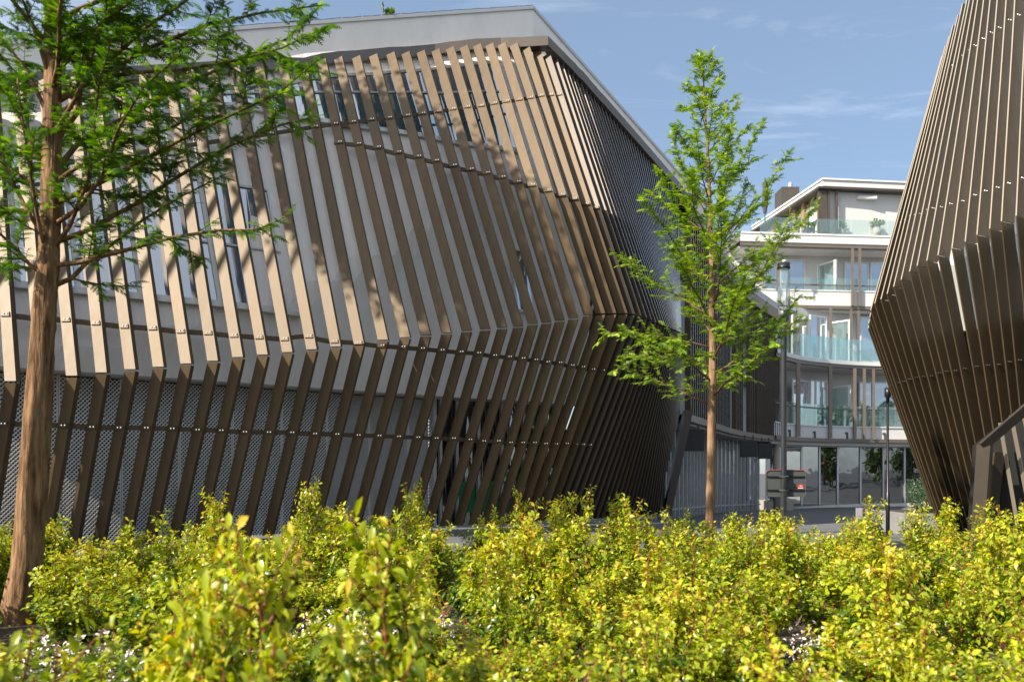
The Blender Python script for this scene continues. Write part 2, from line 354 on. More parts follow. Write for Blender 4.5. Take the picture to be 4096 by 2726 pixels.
def vr4(u): return interp(u, [1403, 1510, 1590, 1667, 1741, 1809, 1878, 1943, 2009, 2071, 2127, 2190, 2240, 2294, 2335, 2371, 2404, 2430], [565, 581, 599, 616, 633, 651, 667, 683, 698, 716, 731, 749, 765, 780, 798, 813, 827, 841])
for i, F in enumerate(FIN):            # facets: from the third rail down the louvres stand steeper near the corner
    push = interp(i, [16, 22, NL - 3, NL + 4, NL + 14], [0, 1.15, 1.1, .7, 0])
    F['path'] = [F['T'], F['K'], F['B']]
    if push > 0.03:
        for s in range(161):
            q = F['T'].lerp(F['K'], s / 160); uu, vv = proj(q)
            if vv > vr4(uu) + (0 if uu < 2430 else (uu - 2430) * .55): break
        F['path'] = [F['T'], P(uu, vv, q.y - push), F['K'], F['B']]
def plank(st, w, m, W, th, cut=0.0):
    mb = MB(); rows = []
    for k, a in enumerate(st):
        ai = a - w * W
        if k == 0 and cut: ai = ai + (st[1] - st[0]).normalized() * cut
        rows.append([a, ai, ai - m * th, a - m * th])
    for k in range(len(st) - 1):
        p, q = rows[k], rows[k + 1]; n = len(mb.v)
        if k == 0: mb.v += p
        mb.v += q; n = len(mb.v) - 8
        for j in range(4):
            jj = (j + 1) % 4; mb.f.append((n + j, n + jj, n + 4 + jj, n + 4 + j)); mb.m.append(1 if j == 3 else 0)
    mb.f.append((3, 2, 1, 0)); mb.m.append(0); n = len(mb.v) - 4; mb.f.append((n, n + 1, n + 2, n + 3)); mb.m.append(0)
    return mb
for i, F in enumerate(FIN):
    mk = 'bronze' if i < NL else 'bronze_dark_shade'  # louvres past the corner take the bronze with shade in its colour
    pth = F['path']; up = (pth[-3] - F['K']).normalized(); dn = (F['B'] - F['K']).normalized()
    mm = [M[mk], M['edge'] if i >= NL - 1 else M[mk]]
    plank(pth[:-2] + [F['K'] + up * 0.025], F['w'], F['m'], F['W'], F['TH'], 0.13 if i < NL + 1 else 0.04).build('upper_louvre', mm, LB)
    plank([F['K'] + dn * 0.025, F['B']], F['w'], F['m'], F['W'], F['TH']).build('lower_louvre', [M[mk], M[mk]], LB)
# rails with brackets
def on_fin(F, vfun):
    prev = None
    for a, b in zip(F['path'][:-1], F['path'][1:]):
        for s in range(161):
            q = a.lerp(b, s / 160); uu, vv = proj(q); dlt = vv - vfun(uu)
            if prev is not None and prev < 0 <= dlt: return q, (a - b).normalized()
            prev = dlt
    return None
def vr2(u): return interp(u, [-300, 10, 205, 410, 615, 810, 1000, 1190, 1333, 1428, 1517, 1680, 1829, 2025, 2195, 2378, 2512, 2560], [1208, 1247, 1259, 1271, 1283, 1293, 1305, 1318, 1360, 1365, 1373, 1386, 1399, 1419, 1439, 1467, 1500, 1516]) if u > 1190 else interp(u, [-300, 6, 122, 244, 365, 481, 594, 713, 820, 927, 1034, 1132, 1232], [1222, 1247, 1259, 1271, 1283, 1293, 1305, 1313, 1322, 1332, 1341, 1347, 1355])
def vr3(u): return interp(u, [-300, 0, 73, 297, 487, 760, 980, 1164, 1253, 1331, 1403, 1480, 1554, 1685, 1747, 1860, 1964, 2065, 2151, 2190, 2222], [730, 690, 673, 649, 616, 579, 543, 521, 509, 494, 487, 477, 471, 453, 444, 426, 414, 399, 384, 376, 373])
nbr = 0; nbo = 0; restbolts = MB()
def rail(vf, lo, hi, tabs):
    global nbr, nbo
    pts = []
    for i in range(lo, hi):
        F = FIN[i]; h = on_fin(F, vf)
        if not h: continue
        q, f = h; w, m = F['w'], F['m']
        inner = q - w * (F['W'] + 0.03) - m * 0.05; pts.append(inner)
        if tabs(i) and nbr < 100:
            b = MB(); side = f.cross(m).normalized(); w2 = w
            b.box(q - w * F['W'] * 0.53 + m * 0.014, (F['W'] * 0.80, 0.030, 0.105), (w2, m, f))
            bo = b.build('bracket', M['bronze'], LB)
            nbr += 1
            for dx in (0.135, 0.065):
                c = q - w * dx + m * 0.028 + f * 0.004
                if nbo < 100: MB().tube([c, c + m * 0.018], [0.017, 0.014], 7).build('bolt', M['steel'], bo); nbo += 1
                else: restbolts.tube([c, c + m * 0.018], [0.017, 0.014], 7)
    r = MB(); k = 0
    rows = []
    for q in pts:
        F = min(FIN, key=lambda G: (G['R'] - q).length); n = F['n']
        rows.append([q + n * 0.03 + Vector((0, 0, .055)), q - n * 0.03 + Vector((0, 0, .055)), q - n * 0.03 - Vector((0, 0, .055)), q + n * 0.03 - Vector((0, 0, .055)), q + n * 0.03 + Vector((0, 0, .055))])
    r.grid(rows); r.build('rail', M['bronze'], LB)
rail(vr2, 0, NL + 2, lambda i: 3 <= i < NL)
rail(vrail, 0, NL + 10, lambda i: 3 <= i < NL + 2)
rail(vr3, 0, NL + 1, lambda i: i >= 14)
rail(vr4, 17, NL + 1, lambda i: True)
restbolts.build('bolts', M['steel'], LB)['kind'] = 'stuff'

# white wall behind the louvres
def c_at(F, z):
    pth = F['path']; a, b = pth[-2], pth[-1]
    for k in range(len(pth) - 1):
        if z > pth[k + 1].z: a, b = pth[k], pth[k + 1]; break
    return a + (b - a) * ((z - a.z) / (b.z - a.z))
def wall_i(i, z, off=0.0):
    F = FIN[i]; q = c_at(F, min(z, F['T'].z)); o = (F['R'] - q).dot(F['n'])
    inw = max(0.52, o + 0.55)
    p = F['R'] - F['n'] * (inw - off)
    tt = (q - F['R']).dot(F['t']); p = p + F['t'] * (tt * 0.85 if z > F['K'].z else tt * .3) if i > NL - 14 else p
    p.z = z; return p
def wall(x, z, off=0.0):
    i = int(max(0, min(len(FIN) - 2, math.floor(x)))); t = x - i
    return wall_i(i, z, off).lerp(wall_i(i + 1, z, off), t)
def find_x(u, z):
    best = min((abs(proj(wall(k / 10, z))[0] - u), k / 10) for k in range(0, (NL + 8) * 10)); return best[1]
ZB = 3.83
IC = NL + 1
rows = []
for i in range(0, IC + 1):
    zt = FIN[i]['T'].z + 0.25
    rows.append([wall_i(i, lerp(ZB, zt, j / 14)) for j in range(15)])
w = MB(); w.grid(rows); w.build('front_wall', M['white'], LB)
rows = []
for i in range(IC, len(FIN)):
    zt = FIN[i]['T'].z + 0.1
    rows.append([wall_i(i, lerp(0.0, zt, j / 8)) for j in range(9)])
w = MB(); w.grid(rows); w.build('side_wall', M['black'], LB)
# soffit and ground floor
def gf(x, z, off=0.0):
    i = int(max(0, min(len(FIN) - 2, math.floor(x)))); t = x - i
    def one(k):
        F = FIN[k]; p = F['R'] - F['n'] * (1.2 - off); p.z = z; return p
    return one(i).lerp(one(i + 1), t)
w = MB(); w.grid([[wall_i(i, ZB), gf(i, ZB, -0.4)] for i in range(0, IC + 1)]); w.build('soffit', M['white'], LB)
def find_g(u, z): return min((abs(proj(gf(k / 10, z))[0] - u), k / 10) for k in range(0, (NL + 8) * 10))[1]
xs = find_g(1742, 2.0)
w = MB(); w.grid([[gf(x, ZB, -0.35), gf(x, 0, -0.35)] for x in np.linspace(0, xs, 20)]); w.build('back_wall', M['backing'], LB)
w = MB(); w.grid([[gf(x, ZB, -0.30), gf(x, 0, -0.30)] for x in np.linspace(xs, IC, 12)]); w.build('shop_glazing', M['pane_dark'], LB)
# expanded-metal panels: real lattice
plen = 2.6; x = 0.0
def advance(x, L):
    a = gf(x, 0)
    while x < xs:
        x += 0.02
        if (gf(x, 0) - a).length >= L: break
    return min(x, xs)
while x < xs - 0.2:
    x2 = advance(x, 1.28); a, b = gf(x, 0), gf(x2, 0); t = (b - a); L = t.length; t.normalize(); n = Vector((t.y, -t.x, 0))
    me = MB(); CW, CH = 0.088, 0.047; sw = 0.0165; nr = int(3.80 / CH); nc = int(L / (CW / 2))
    for r_ in range(nr):
        z0 = 0.03 + r_ * CH; par = r_ % 2
        pts = []
        for c in range(nc + 1):
            hi = (c + par) % 2
            pts.append(a + t * (c * CW / 2) + Vector((0, 0, z0 + (CH * 0.5 if hi else -CH * 0.5) * 0.86)) + n * (0.006 if hi else -0.006))
        top = [q + Vector((0, 0, sw)) - n * 0.007 for q in pts]; bot = [q - Vector((0, 0, sw)) + n * 0.007 for q in pts]
        me.grid([top, bot])
    ed = 0.016
    for q in (a + t * ed, b - t * ed): me.bar(q + Vector((0, 0, 0.03)), q + Vector((0, 0, 3.80)), t * ed * 0.8, n * 0.012)
    me.build('mesh_panel', M['screen'], LB); x = x2 + 0.01
# shop mullions and green sheet
for u in (1752, 1775, 1840, 1925, 2020, 2110, 2200):
    xx = find_g(u, 1.5); a = gf(xx, 0, -0.2); n = FIN[int(xx)]['n']; t = FIN[int(xx)]['t']
    MB().bar(a, a + Vector((0, 0, ZB)), t * 0.045, n * 0.05).build('shop_mullion', M['frame'], LB)
MB().grid([[gf(xx, 1.32, -0.27), gf(xx, 0.35, -0.27)] for xx in np.linspace(find_g(1845, 1), find_g(2060, 1), 5)]).build('green_sheet', M['green'], LB)
# windows
def strip(xa, xb, za, zb, off, n=24):
    return MB().grid([[wall(lerp(xa, xb, k / n), za(lerp(xa, xb, k / n)), off), wall(lerp(xa, xb, k / n), zb(lerp(xa, xb, k / n)), off)] for k in range(n + 1)])
def hbar(mb, xa, xb, zf, off, h, dpt, n=24):
    for k in range(n):
        p, q = lerp(xa, xb, k / n), lerp(xa, xb, (k + 1) / n)
        a, b = wall(p, zf(p), off), wall(q, zf(q), off); nn = FIN[int(min(p, NL))]['n']
        mb.bar(a, b, nn * dpt / 2, Vector((0, 0, h / 2)))
def vbar(mb, x, za, zb, off, wd, dpt):
    nn, tt = FIN[int(x)]['n'], FIN[int(x)]['t']; mb.bar(wall(x, za, off), wall(x, zb, off), tt * wd / 2, nn * dpt / 2)
xa, xb = 0.0, find_x(1128, 7.0)
zs, zh, zm = 5.72, 9.15, 7.35
edges = [xa] + [find_x(u, 6.5) for u in (60, 300, 545, 855)] + [xb]
for j in range(5):
    p, q = edges[j], edges[j + 1]
    f = MB(); hbar(f, p, q, lambda x: zs + 0.03, 0.03, 0.06, 0.10, 6); hbar(f, p, q, lambda x: zh, 0.03, 0.07, 0.10, 6); hbar(f, p, q, lambda x: zm, 0.03, 0.05, 0.08, 6)
    vbar(f, p + 0.03, zs + .06, zh - .04, 0.03, 0.06, 0.10); vbar(f, q - 0.06, zs + .06, zh - .04, 0.03, 0.06, 0.10)
    fo = f.build('window', M['frame'], LB)
    strip(p, q, lambda x: zs, lambda x: zh, 0.022, 6).build('window_pane', M['pane'], fo)
s = MB(); hbar(s, xa, find_x(1195, 5.6), lambda x: zs - 0.06, 0.07, 0.10, 0.22); s.build('window_sill', M['frame'], LB)
# upper ribbon
xa, xb = find_x(330, 11.0), find_x(2078, 11.6)
zhead = lambda x: FIN[int(min(x, NL))]['T'].z * (1 - (x % 1)) + FIN[int(min(x, NL)) + 1]['T'].z * (x % 1) - 0.62
zsill = lambda x: min(11.75, zhead(x) - 0.55)
edges = [xa] + [find_x(u, 12.0) for u in (640, 960, 1235, 1545, 1760, 1910)] + [xb]
for j in range(len(edges) - 1):
    p, q = edges[j], edges[j + 1]
    f = MB(); hbar(f, p, q, lambda x: zsill(x) + 0.03, 0.03, 0.06, 0.10, 6); hbar(f, p, q, lambda x: zhead(x), 0.03, 0.09, 0.10, 6)
    hbar(f, p, q, lambda x: lerp(zsill(x), zhead(x), .66), 0.03, 0.05, 0.08, 6)
    vbar(f, p + 0.02, zsill(p) + .06, zhead(p) - .05, 0.03, 0.05, 0.10)
    fo = f.build('window', M['frame'], LB)
    strip(p, q, zsill, lambda x: lerp(zsill(x), zhead(x), .66), 0.022, 6).build('window_pane', M['pane_teal'], fo)
    strip(p, q, lambda x: lerp(zsill(x), zhead(x), .66), zhead, 0.024, 6).build('transom_pane', M['pane_blue'], fo)
s = MB(); hbar(s, xa, xb, lambda x: zsill(x) - 0.06, 0.06, 0.10, 0.20); s.build('window_sill', M['frame'], LB)
# small window near the corner
xa, xb = find_x(2050, 7.5), find_x(2118, 7.5)
f = MB(); hbar(f, xa, xb, lambda x: 6.62, 0.04, 0.08, 0.14, 4); hbar(f, xa, xb, lambda x: 8.5, 0.04, 0.06, 0.10, 4)
vbar(f, xa, 6.66, 8.47, 0.04, .06, .1); fo = f.build('window', M['frame'], LB)
strip(xa, xb, lambda x: 6.6, lambda x: 8.5, 0.03, 4).build('window_pane', M['pane'], fo)

# flashing band under the parapet, parapet, coping, roof
NC = NL - 3
band = []
for i in range(0, NC): band.append((FIN[i]['T'] - Vector((.63, -.777, 0)) * 0.24, -0.10, 0.24))
dc = FIN[NC]['T'].y + 0.15
cpt = P(2192, 162, dc); band.append((cpt, -0.16, 0.16))
for i in range(NL + 1, len(FIN)): band.append((FIN[i]['T'] + FIN[i]['n'] * 0.12, 0.02, 0.34 if i > NL + 3 else 0.32))
band.append((P(2752, 806, DEND + .6), 0.02, 0.34))
rows = []
for k, (p, lo, hi) in enumerate(band):
    a, b = band[max(k - 1, 0)][0], band[min(k + 1, len(band) - 1)][0]; t = (b - a); t.z = 0; t.normalize(); n = Vector((t.y, -t.x, 0)) if k >= NC else Vector((.63, -.777, 0))
    zl, zh2 = Vector((0, 0, lo)), Vector((0, 0, hi))
    rows.append([p + zl, p + zh2, p + zh2 - n * 0.45, p + zl - n * 0.45, p + zl])
MB().grid(rows).build('flashing', M['flash'], LB)
par = []
cu = [(-330, 192), (0, 172), (511, 148), (1366, 83), (1750, 56), (2132, 31)]
lin_ = lambda u: 1 / lerp(1 / (FIN[0]['T'].y + .6), 1 / (FIN[NC]['T'].y + .42), (u + 330) / (2132 + 330))
back_ = max(FIN[i]['T'].y + .45 - lin_(proj(FIN[i]['T'])[0]) for i in range(0, NC))
for (u, v), i in zip(cu, (0, 4, 8, 18, 25, NC)):
    d = lin_(u) + max(0, back_); par.append((P(u, v, d), FIN[i]['T'].z - 0.2))
for k in range(1, 9):
    f = k / 8; u = lerp(2132, 2822, f); v = lerp(31, 812, f); d = lerp(par[5][0].y, DEND + 1.5, f)
    p = P(u, v, d); par.append((p, p.z - 0.75))
MB().grid([[p, Vector((p.x, p.y, zl))] for p, zl in par]).build('parapet', M['white'], LB)
rows = []
for k, (p, zl) in enumerate(par):
    a, b = par[max(k - 1, 0)][0], par[min(k + 1, len(par) - 1)][0]; t = (b - a).normalized(); n = Vector((t.y, -t.x, 0)).normalized()
    o = n * 0.05; zt = Vector((0, 0, 0.05)); zb = Vector((0, 0, -0.06))
    rows.append([p + o + zb, p + o + zt, p - n * 0.45 + zt, p - n * 0.45 + zb, p + o + zb])
MB().grid(rows).build('coping', M['coping'], LB)
roof = MB(); rp = [p - Vector((0, 0, 0.25)) for p, _ in par]
roof.grid([rp, [Vector((min(p.x - 6, -2) if k < 6 else -2, max(p.y + 14, 38), p.z - 0.3)) for k, p in enumerate(rp)]]); roof.build('roof', M['concrete'], LB)
wr = MB()
for k in range(5):
    for s in range(5):
        a = par[k][0].lerp(par[k + 1][0], s / 5) + Vector((0, 0.1, 0.06)); wr.tube([a, a + Vector((0, 0, 0.10))], [0.035, 0.012], 6)
        b = par[k][0].lerp(par[k + 1][0], (s + 1) / 5) + Vector((0, 0.1, 0.06)); wr.tube([a + Vector((0, 0, .09)), a.lerp(b, .5) + Vector((0, 0, .075)), b + Vector((0, 0, .09))], [0.009] * 3, 5)
wr.build('lightning_wire', M['dark'], LB)
# slanted trim closing the far end of the louvres
a, b = P(2752, 1640, DEND - .1), P(2664, 2060, DEND - .1)
MB().bar(a, b, Vector((0.15, 0, 0)), Vector((0, 0.3, 0))).build('slanted_trim', M['brown'], LB)

# ------------------------------------------------------------------ shopfront wing (curved, behind the louvred building)
def curve(pts, n):
    """smooth open curve through plan points"""
    pts = [Vector((p[0], p[1], 0)) for p in pts]; q = [pts[0] * 2 - pts[1]] + pts + [pts[-1] * 2 - pts[-2]]; res = []
    for i in range(1, len(q) - 2):
        for k in range(n):
            t = k / n; a, b, c, d = q[i - 1], q[i], q[i + 1], q[i + 2]
            res.append(0.5 * ((2 * b) + (c - a) * t + (2 * a - 5 * b + 4 * c - d) * t * t + (3 * b - a - 3 * c + d) * t ** 3))
    return res + [pts[-1]]
def sweep(cv, sec, name, m, parent, label=None):   # sec: list of (offset behind the face, z), closed section along the curve
    rows = []
    for k, p in enumerate(cv):
        a, b = cv[max(k - 1, 0)], cv[min(k + 1, len(cv) - 1)]; t = (b - a).normalized(); n = Vector((-t.y, t.x, 0))
        rows.append([p + n * o + Vector((0, 0, z)) for o, z in sec + [sec[0]]])
    return MB().grid(rows).build(name, m, parent, label=label)
def cnorm(cv, k):
    a, b = cv[max(k - 1, 0)], cv[min(k + 1, len(cv) - 1)]; t = (b - a).normalized(); return t, Vector((-t.y, t.x, 0))
WC = curve([(7.55, 33.9), (10.5, 41), (13.5, 48), (16.6, 53.8), (20, 59.3)], 12)
WB = empty('shopfront_wing', (12, 46, gz(46)), 'curved dark slatted wing with glass shopfront linking the louvred building to the white flats', 'building')
sweep(WC, [(0, 3.72), (0, 4.02), (0.9, 4.02), (0.9, 3.72)], 'canopy', M['flash'], WB)
sweep(WC, [(0.3, 3.62), (0.3, 3.715), (3.0, 3.715), (3.0, 3.62)], 'canopy_soffit', M['farwhite'], WB)
sweep(WC, [(0.6, 4.0), (0.6, 12.6), (1.0, 12.6), (1.0, 4.0)], 'upper_wall', M['farwhite'], WB)
sweep(WC, [(-0.02, 12.5), (-0.02, 13.25), (0.8, 13.25), (0.8, 12.5)], 'parapet', M['flash'], WB)
sweep(WC, [(0.05, 13.25), (0.05, 13.75), (3, 13.75), (3, 13.25)], 'roof_edge', M['farwhite'], WB)
for z in (7.1, 10.0): sweep(WC, [(0.30, z), (0.30, z + .35), (0.58, z + .35), (0.58, z)], 'floor_band', M['flash'], WB)
rw = random.Random(3)
def at_len(cv, L):
    for k in range(len(cv) - 1):
        d = (cv[k + 1] - cv[k]).length
        if L <= d: return cv[k].lerp(cv[k + 1], L / d), k
        L -= d
    return cv[-1], len(cv) - 2
total = sum((WC[k + 1] - WC[k]).length for k in range(len(WC) - 1))
L = 0.2; k_ = 0
while L < total - 0.1:
    p, k = at_len(WC, L); k_ += 1
    u = proj(p)[0]
    gap = any(a < u < b for a, b in ((2926, 2942), (2974, 2996), (3020, 3032), (2726, 2738)))
    if not gap:
        w = Vector((0.94, -0.34, 0)); m = Vector((-0.34, -0.94, 0))
        plank([p + Vector((0, 0, 12.5)), p + Vector((0, 0, 4.03))], w, m, 0.27, 0.10).build('louvre', [M['bronze_dark_shade'], M['edge']], WB)
    L += 0.55
for u0, u1 in ((2926, 2942), (2974, 2996), (3020, 3032)):
    ks = [k for k in range(len(WC)) if u0 - 8 < proj(WC[k])[0] < u1 + 8]
    k = ks[len(ks) // 2] if ks else 30
    t, n = cnorm(WC, k)
    for z0, z1 in ((5.3, 7.0), (8.2, 9.9), (10.6, 12.2)):
        f = MB(); c = WC[k] + n * 0.57 + Vector((0, 0, (z0 + z1) / 2)); f.box(c, (1.7, 0.06, z1 - z0), (t, n, Vector((0, 0, 1))))
        fo = f.build('window', M['frame'], WB)
        MB().box(c - n * 0.045, (1.5, 0.02, z1 - z0 - .2), (t, n, Vector((0, 0, 1)))).build('window_pane', M['pane'], fo)
GC = [p + cnorm(WC, k)[1] * 1.6 for k, p in enumerate(WC)]
rows = [[Vector((p.x, p.y, 3.62)), Vector((p.x, p.y, gz(p.y)))] for p in GC]
MB().grid(rows).build('shop_glazing', M['pane_dark'], WB)
tl = sum((GC[k + 1] - GC[k]).length for k in range(len(GC) - 1)); L = 0.3
while L < tl:
    p, k = at_len(GC, L); t, n = cnorm(GC, k)
    MB().bar(p + Vector((0, 0, gz(p.y))), p + Vector((0, 0, 3.62)), t * 0.055, n * 0.10).build('mullion', M['alu'], WB); L += 1.05
r = MB()
for k in range(0, len(GC) - 1, 2):
    a, b = GC[k], GC[min(k + 2, len(GC) - 1)]; t = (b - a).normalized(); n = Vector((-t.y, t.x, 0))
    r.bar(a + Vector((0, 0, gz(a.y) + .45)), b + Vector((0, 0, gz(b.y) + .45)), n * .06, Vector((0, 0, .04)))
r.build('transom', M['alu'], WB)
for (u0, u1, v0, v1, d, lab) in ((2728, 2817, 1715, 1803, 35.2, 'blank black square panel hanging nearest the louvred building, left of the young tree trunk'),
                            (2963, 3031, 1760, 1827, 46, 'blank black square panel hanging right of the young tree trunk, left of a smaller one'),
                            (3034, 3091, 1772, 1834, 50, 'smallest blank black panel, beside the grey lamp post and above the road sign')):
    a, b = P(u0, v1, d), P(u1, v0, d); h = MB(); h.span((a.x, d, a.z), (b.x, d + 0.18, b.z))
    o = h.build('hanging_panel', M['black_panel'], None, bevel=0.02); tag(o, lab, 'sign panel', 'black panels hung under the canopy')
    hb = MB(); [hb.bar((lerp(a.x, b.x, f), d + .09, b.z), (lerp(a.x, b.x, f), d + .09, 3.62), Vector((.03, 0, 0)), Vector((0, .03, 0))) for f in (.25,)]; hb.build('hanger', M['dark'], o)
    hb = MB(); [hb.bar((lerp(a.x, b.x, f), d + .09, b.z), (lerp(a.x, b.x, f), d + .09, 3.62), Vector((.03, 0, 0)), Vector((0, .03, 0))) for f in (.75,)]; hb.build('hanger', M['dark'], o)

# ------------------------------------------------------------------ white apartment building at the back
FC = curve([(19.0, 57.6), (20.6, 59.9), (23.2, 62.4), (27.3, 64.6), (31.5, 65.8), (36.5, 66.6), (46, 67.2)], 10)
FB = empty('apartment_building', (30, 66, gz(66)), 'white apartment block with curved balconies, glass balustrades and a set-back penthouse', 'building')
FC2 = curve([(18.5, 64.9), (24, 65.5), (31.5, 66.2), (46, 67.5)], 10)
FCUR = FC
def fpt(u, off=0.0):                   # point on the front curve seen in photo column u
    cv = FCUR
    for k in range(len(cv) - 1):
        a, b = proj(cv[k])[0], proj(cv[k + 1])[0]
        if a <= u <= b:
            p = cv[k].lerp(cv[k + 1], (u - a) / (b - a)); return p + Vector((0, off, 0))
    return (cv[0] if u < proj(cv[0])[0] else cv[-1]) + Vector((0, off, 0))
def fz(v, u=3400, off=0): p = fpt(u, off); return EYE - (v - V0) / FPX * p.y
def slab(z0, z1, o0, o1, name, m): return sweep(FCUR, [(o0, z0), (o0, z1), (o1, z1), (o1, z0)], name, m, FB)
# floor edges: (name, bottom z, top z, material)
z1b, z1t = fz(1768), fz(1754); zu = fz(1708)
slab(z1b, z1t, -0.05, 2.6, 'canopy', M['flash']); slab(fz(1782), z1b - .004, 0.35, 3.4, 'canopy_soffit', M['farwhite'])
slab(z1t + .004, zu, 0.12, 0.40, 'balcony_upstand', M['farwhite']); slab(zu + .003, zu + .09, 0.05, 0.5, 'balcony_coping', M['frame'])
z2b, z2m, z2t = fz(1472), fz(1459), fz(1444)
slab(z2b, z2m, -0.05, 2.4, 'balcony_band', M['flash']); slab(z2m + .004, z2t, -0.12, 2.5, 'balcony_slab', M['frame']); slab(z2b - .10, z2b - .004, 0.3, 3.0, 'balcony_soffit', M['farwhite'])
FCUR = FC2
z3b, z3m, z3t = fz(1236), fz(1223), fz(1166)
slab(z3b, z3m, 0.02, 2.4, 'balcony_band', M['flash']); slab(z3m + .004, z3t, 0.05, 2.5, 'balcony_slab', M['farwhite']); slab(z3t + .003, z3t + .09, 0.0, .5, 'balcony_coping', M['frame']); slab(z3b - .10, z3b - .004, 0.3, 3.0, 'balcony_soffit', M['farwhite'])
z4b, z4m, z4t = fz(992), fz(977), fz(946)
slab(z4b, z4m, 0.0, 2.4, 'terrace_band', M['flash']); slab(z4m + .004, z4t, -0.05, 9, 'terrace_slab', M['farwhite']); slab(z4t + .003, z4t + .14, -0.10, .5, 'terrace_coping', M['frame']); slab(z4b - .12, z4b - .004, 0.3, 3.0, 'balcony_soffit', M['farwhite'])
WO = 2.3
FCUR = FC
def fwall(z0, z1): return sweep(FCUR, [(WO, z0), (WO, z1), (WO + .3, z1), (WO + .3, z0)], 'wall', M['farwhite'], FB)
fwall(zu - .6, z2b); fwall(z2t, z3b); FCUR = FC2; fwall(z3t - .4, z4b); FCUR = FC
def onwall(u, off): return fpt(u * 1.0, off)
def fwin(u0, u1, v0, v1, off=WO - .04, pm='pane_blue', nm='balcony_window', fw=0.09, par=None):
    """framed window on the recessed wall seen between photo columns u0..u1 and rows v0..v1"""
    a = P(u0, v1, fpt(u0).y + off); b = P(u1, v0, fpt(u1).y + off); b2 = Vector((b.x, b.y, 0)); a2 = Vector((a.x, a.y, 0)); t = (b2 - a2).normalized(); n = Vector((-t.y, t.x, 0)); Lw = (b2 - a2).length
    zb, zt = a.z, b.z; z_ = Vector((0, 0, 1)); f = MB()
    for q in (a2 + t * fw / 2, b2 - t * fw / 2): f.box(q + z_ * (zb + zt) / 2, (fw, .12, zt - zb), (t, n, z_))
    for zz_ in (zb + fw / 2, zt - fw / 2): f.box((a2 + b2) / 2 + z_ * zz_, (Lw - 2 * fw - .004, .12, fw), (t, n, z_))
    fo = f.build(nm, M['frame'], FB)
    MB().box((a2 + b2) / 2 + z_ * (zb + zt) / 2 + n * .02, (Lw - fw, .03, zt - zb - fw), (t, n, z_)).build('pane', M[pm], fo)
    return fo
for u0, u1, v0, v1, pm in ((3058, 3220, 1040, 1166, 'pane_blue'), (3378, 3475, 1050, 1168, 'pane_blue'), (3480, 3570, 1050, 1170, 'pane_blue'),
                           (3168, 3231, 1262, 1440, 'pane_blue'), (3240, 3306, 1268, 1442, 'pane_blue'), (3440, 3545, 1270, 1446, 'pane_blue'),
                           (3170, 3234, 1524, 1706, 'pane'), (3240, 3308, 1524, 1706, 'pane_blue'), (3436, 3490, 1528, 1708, 'pane'), (3494, 3580, 1528, 1708, 'pane')):
    FCUR = FC2 if v0 < 1200 else FC
    fwin(u0, u1, v0, v1, pm=pm)
# glazed party screens standing out between flats
for u0, u1, v0, v1 in ((3312, 3350, 1034, 1166), (3364, 3408, 1272, 1444), (3365, 3408, 1536, 1708)):
    FCUR = FC2 if v0 < 1200 else FC
    p0, p1 = fpt(u0, WO - .1), fpt(u1, 0.45); t = (Vector((p1.x, p1.y, 0)) - Vector((p0.x, p0.y, 0))).normalized(); n = Vector((-t.y, t.x, 0))
    zb, zt = fz(v1), fz(v0); LL = (p1 - p0).length; z_ = Vector((0, 0, 1)); f = MB()
    f.box(p1 + z_ * (zb + zt) / 2, (.22, .10, zt - zb), (t, n, z_)); f.box(p0 + z_ * (zb + zt) / 2, (.10, .08, zt - zb), (t, n, z_))
    f.box((p0 + p1) / 2 + z_ * (zt - .06), (LL - .3, .08, .12), (t, n, z_)); fo = f.build('party_screen', M['frame'], FB)
    MB().box((p0 + p1) / 2 + z_ * (zb + zt - .2) / 2, (LL - .3, .03, zt - zb - .2), (t, n, z_)).build('screen_pane', M['glass'], fo)
# balustrades
def balus(zb, zt, o, lo=3060, hi=3700, n=9, cv=FC):
    us = np.linspace(lo, hi, n + 1)
    for k in range(n):
        a, b = fpt(us[k] + .6, o), fpt(us[k + 1] - .6, o); mid = fpt((us[k] + us[k + 1]) / 2, o); th = Vector((0, .012, 0)); rows = []
        for p in (a, mid, b): rows.append([p - th + Vector((0, 0, zb)), p - th + Vector((0, 0, zt)), p + th + Vector((0, 0, zt)), p + th + Vector((0, 0, zb)), p - th + Vector((0, 0, zb))])
        MB().grid(rows).build('balustrade_panel', M['glass'], FB)
FCUR = FC
balus(zu + .1, fz(1622), 0.25); balus(z2t + .01, fz(1356), 0.02); FCUR = FC2; balus(z3t + .1, fz(1112), 0.2); balus(z4t + .15, fz(877), 0.1, 3040)
def rail_f(z, o, lo, hi):
    us = np.linspace(lo, hi, 12); r = MB()
    rows = []
    for u in us:
        p = fpt(u, o); rows.append([p + Vector((0, -.04, z - .05)), p + Vector((0, -.04, z + .05)), p + Vector((0, .04, z + .05)), p + Vector((0, .04, z - .05)), p + Vector((0, -.04, z - .05))])
    r.grid(rows).build('handrail', M['flash'], FB)
FCUR = FC; rail_f(fz(1636), 0.12, 3075, 3700); FCUR = FC2; rail_f(fz(1141), 0.08, 3060, 3700)
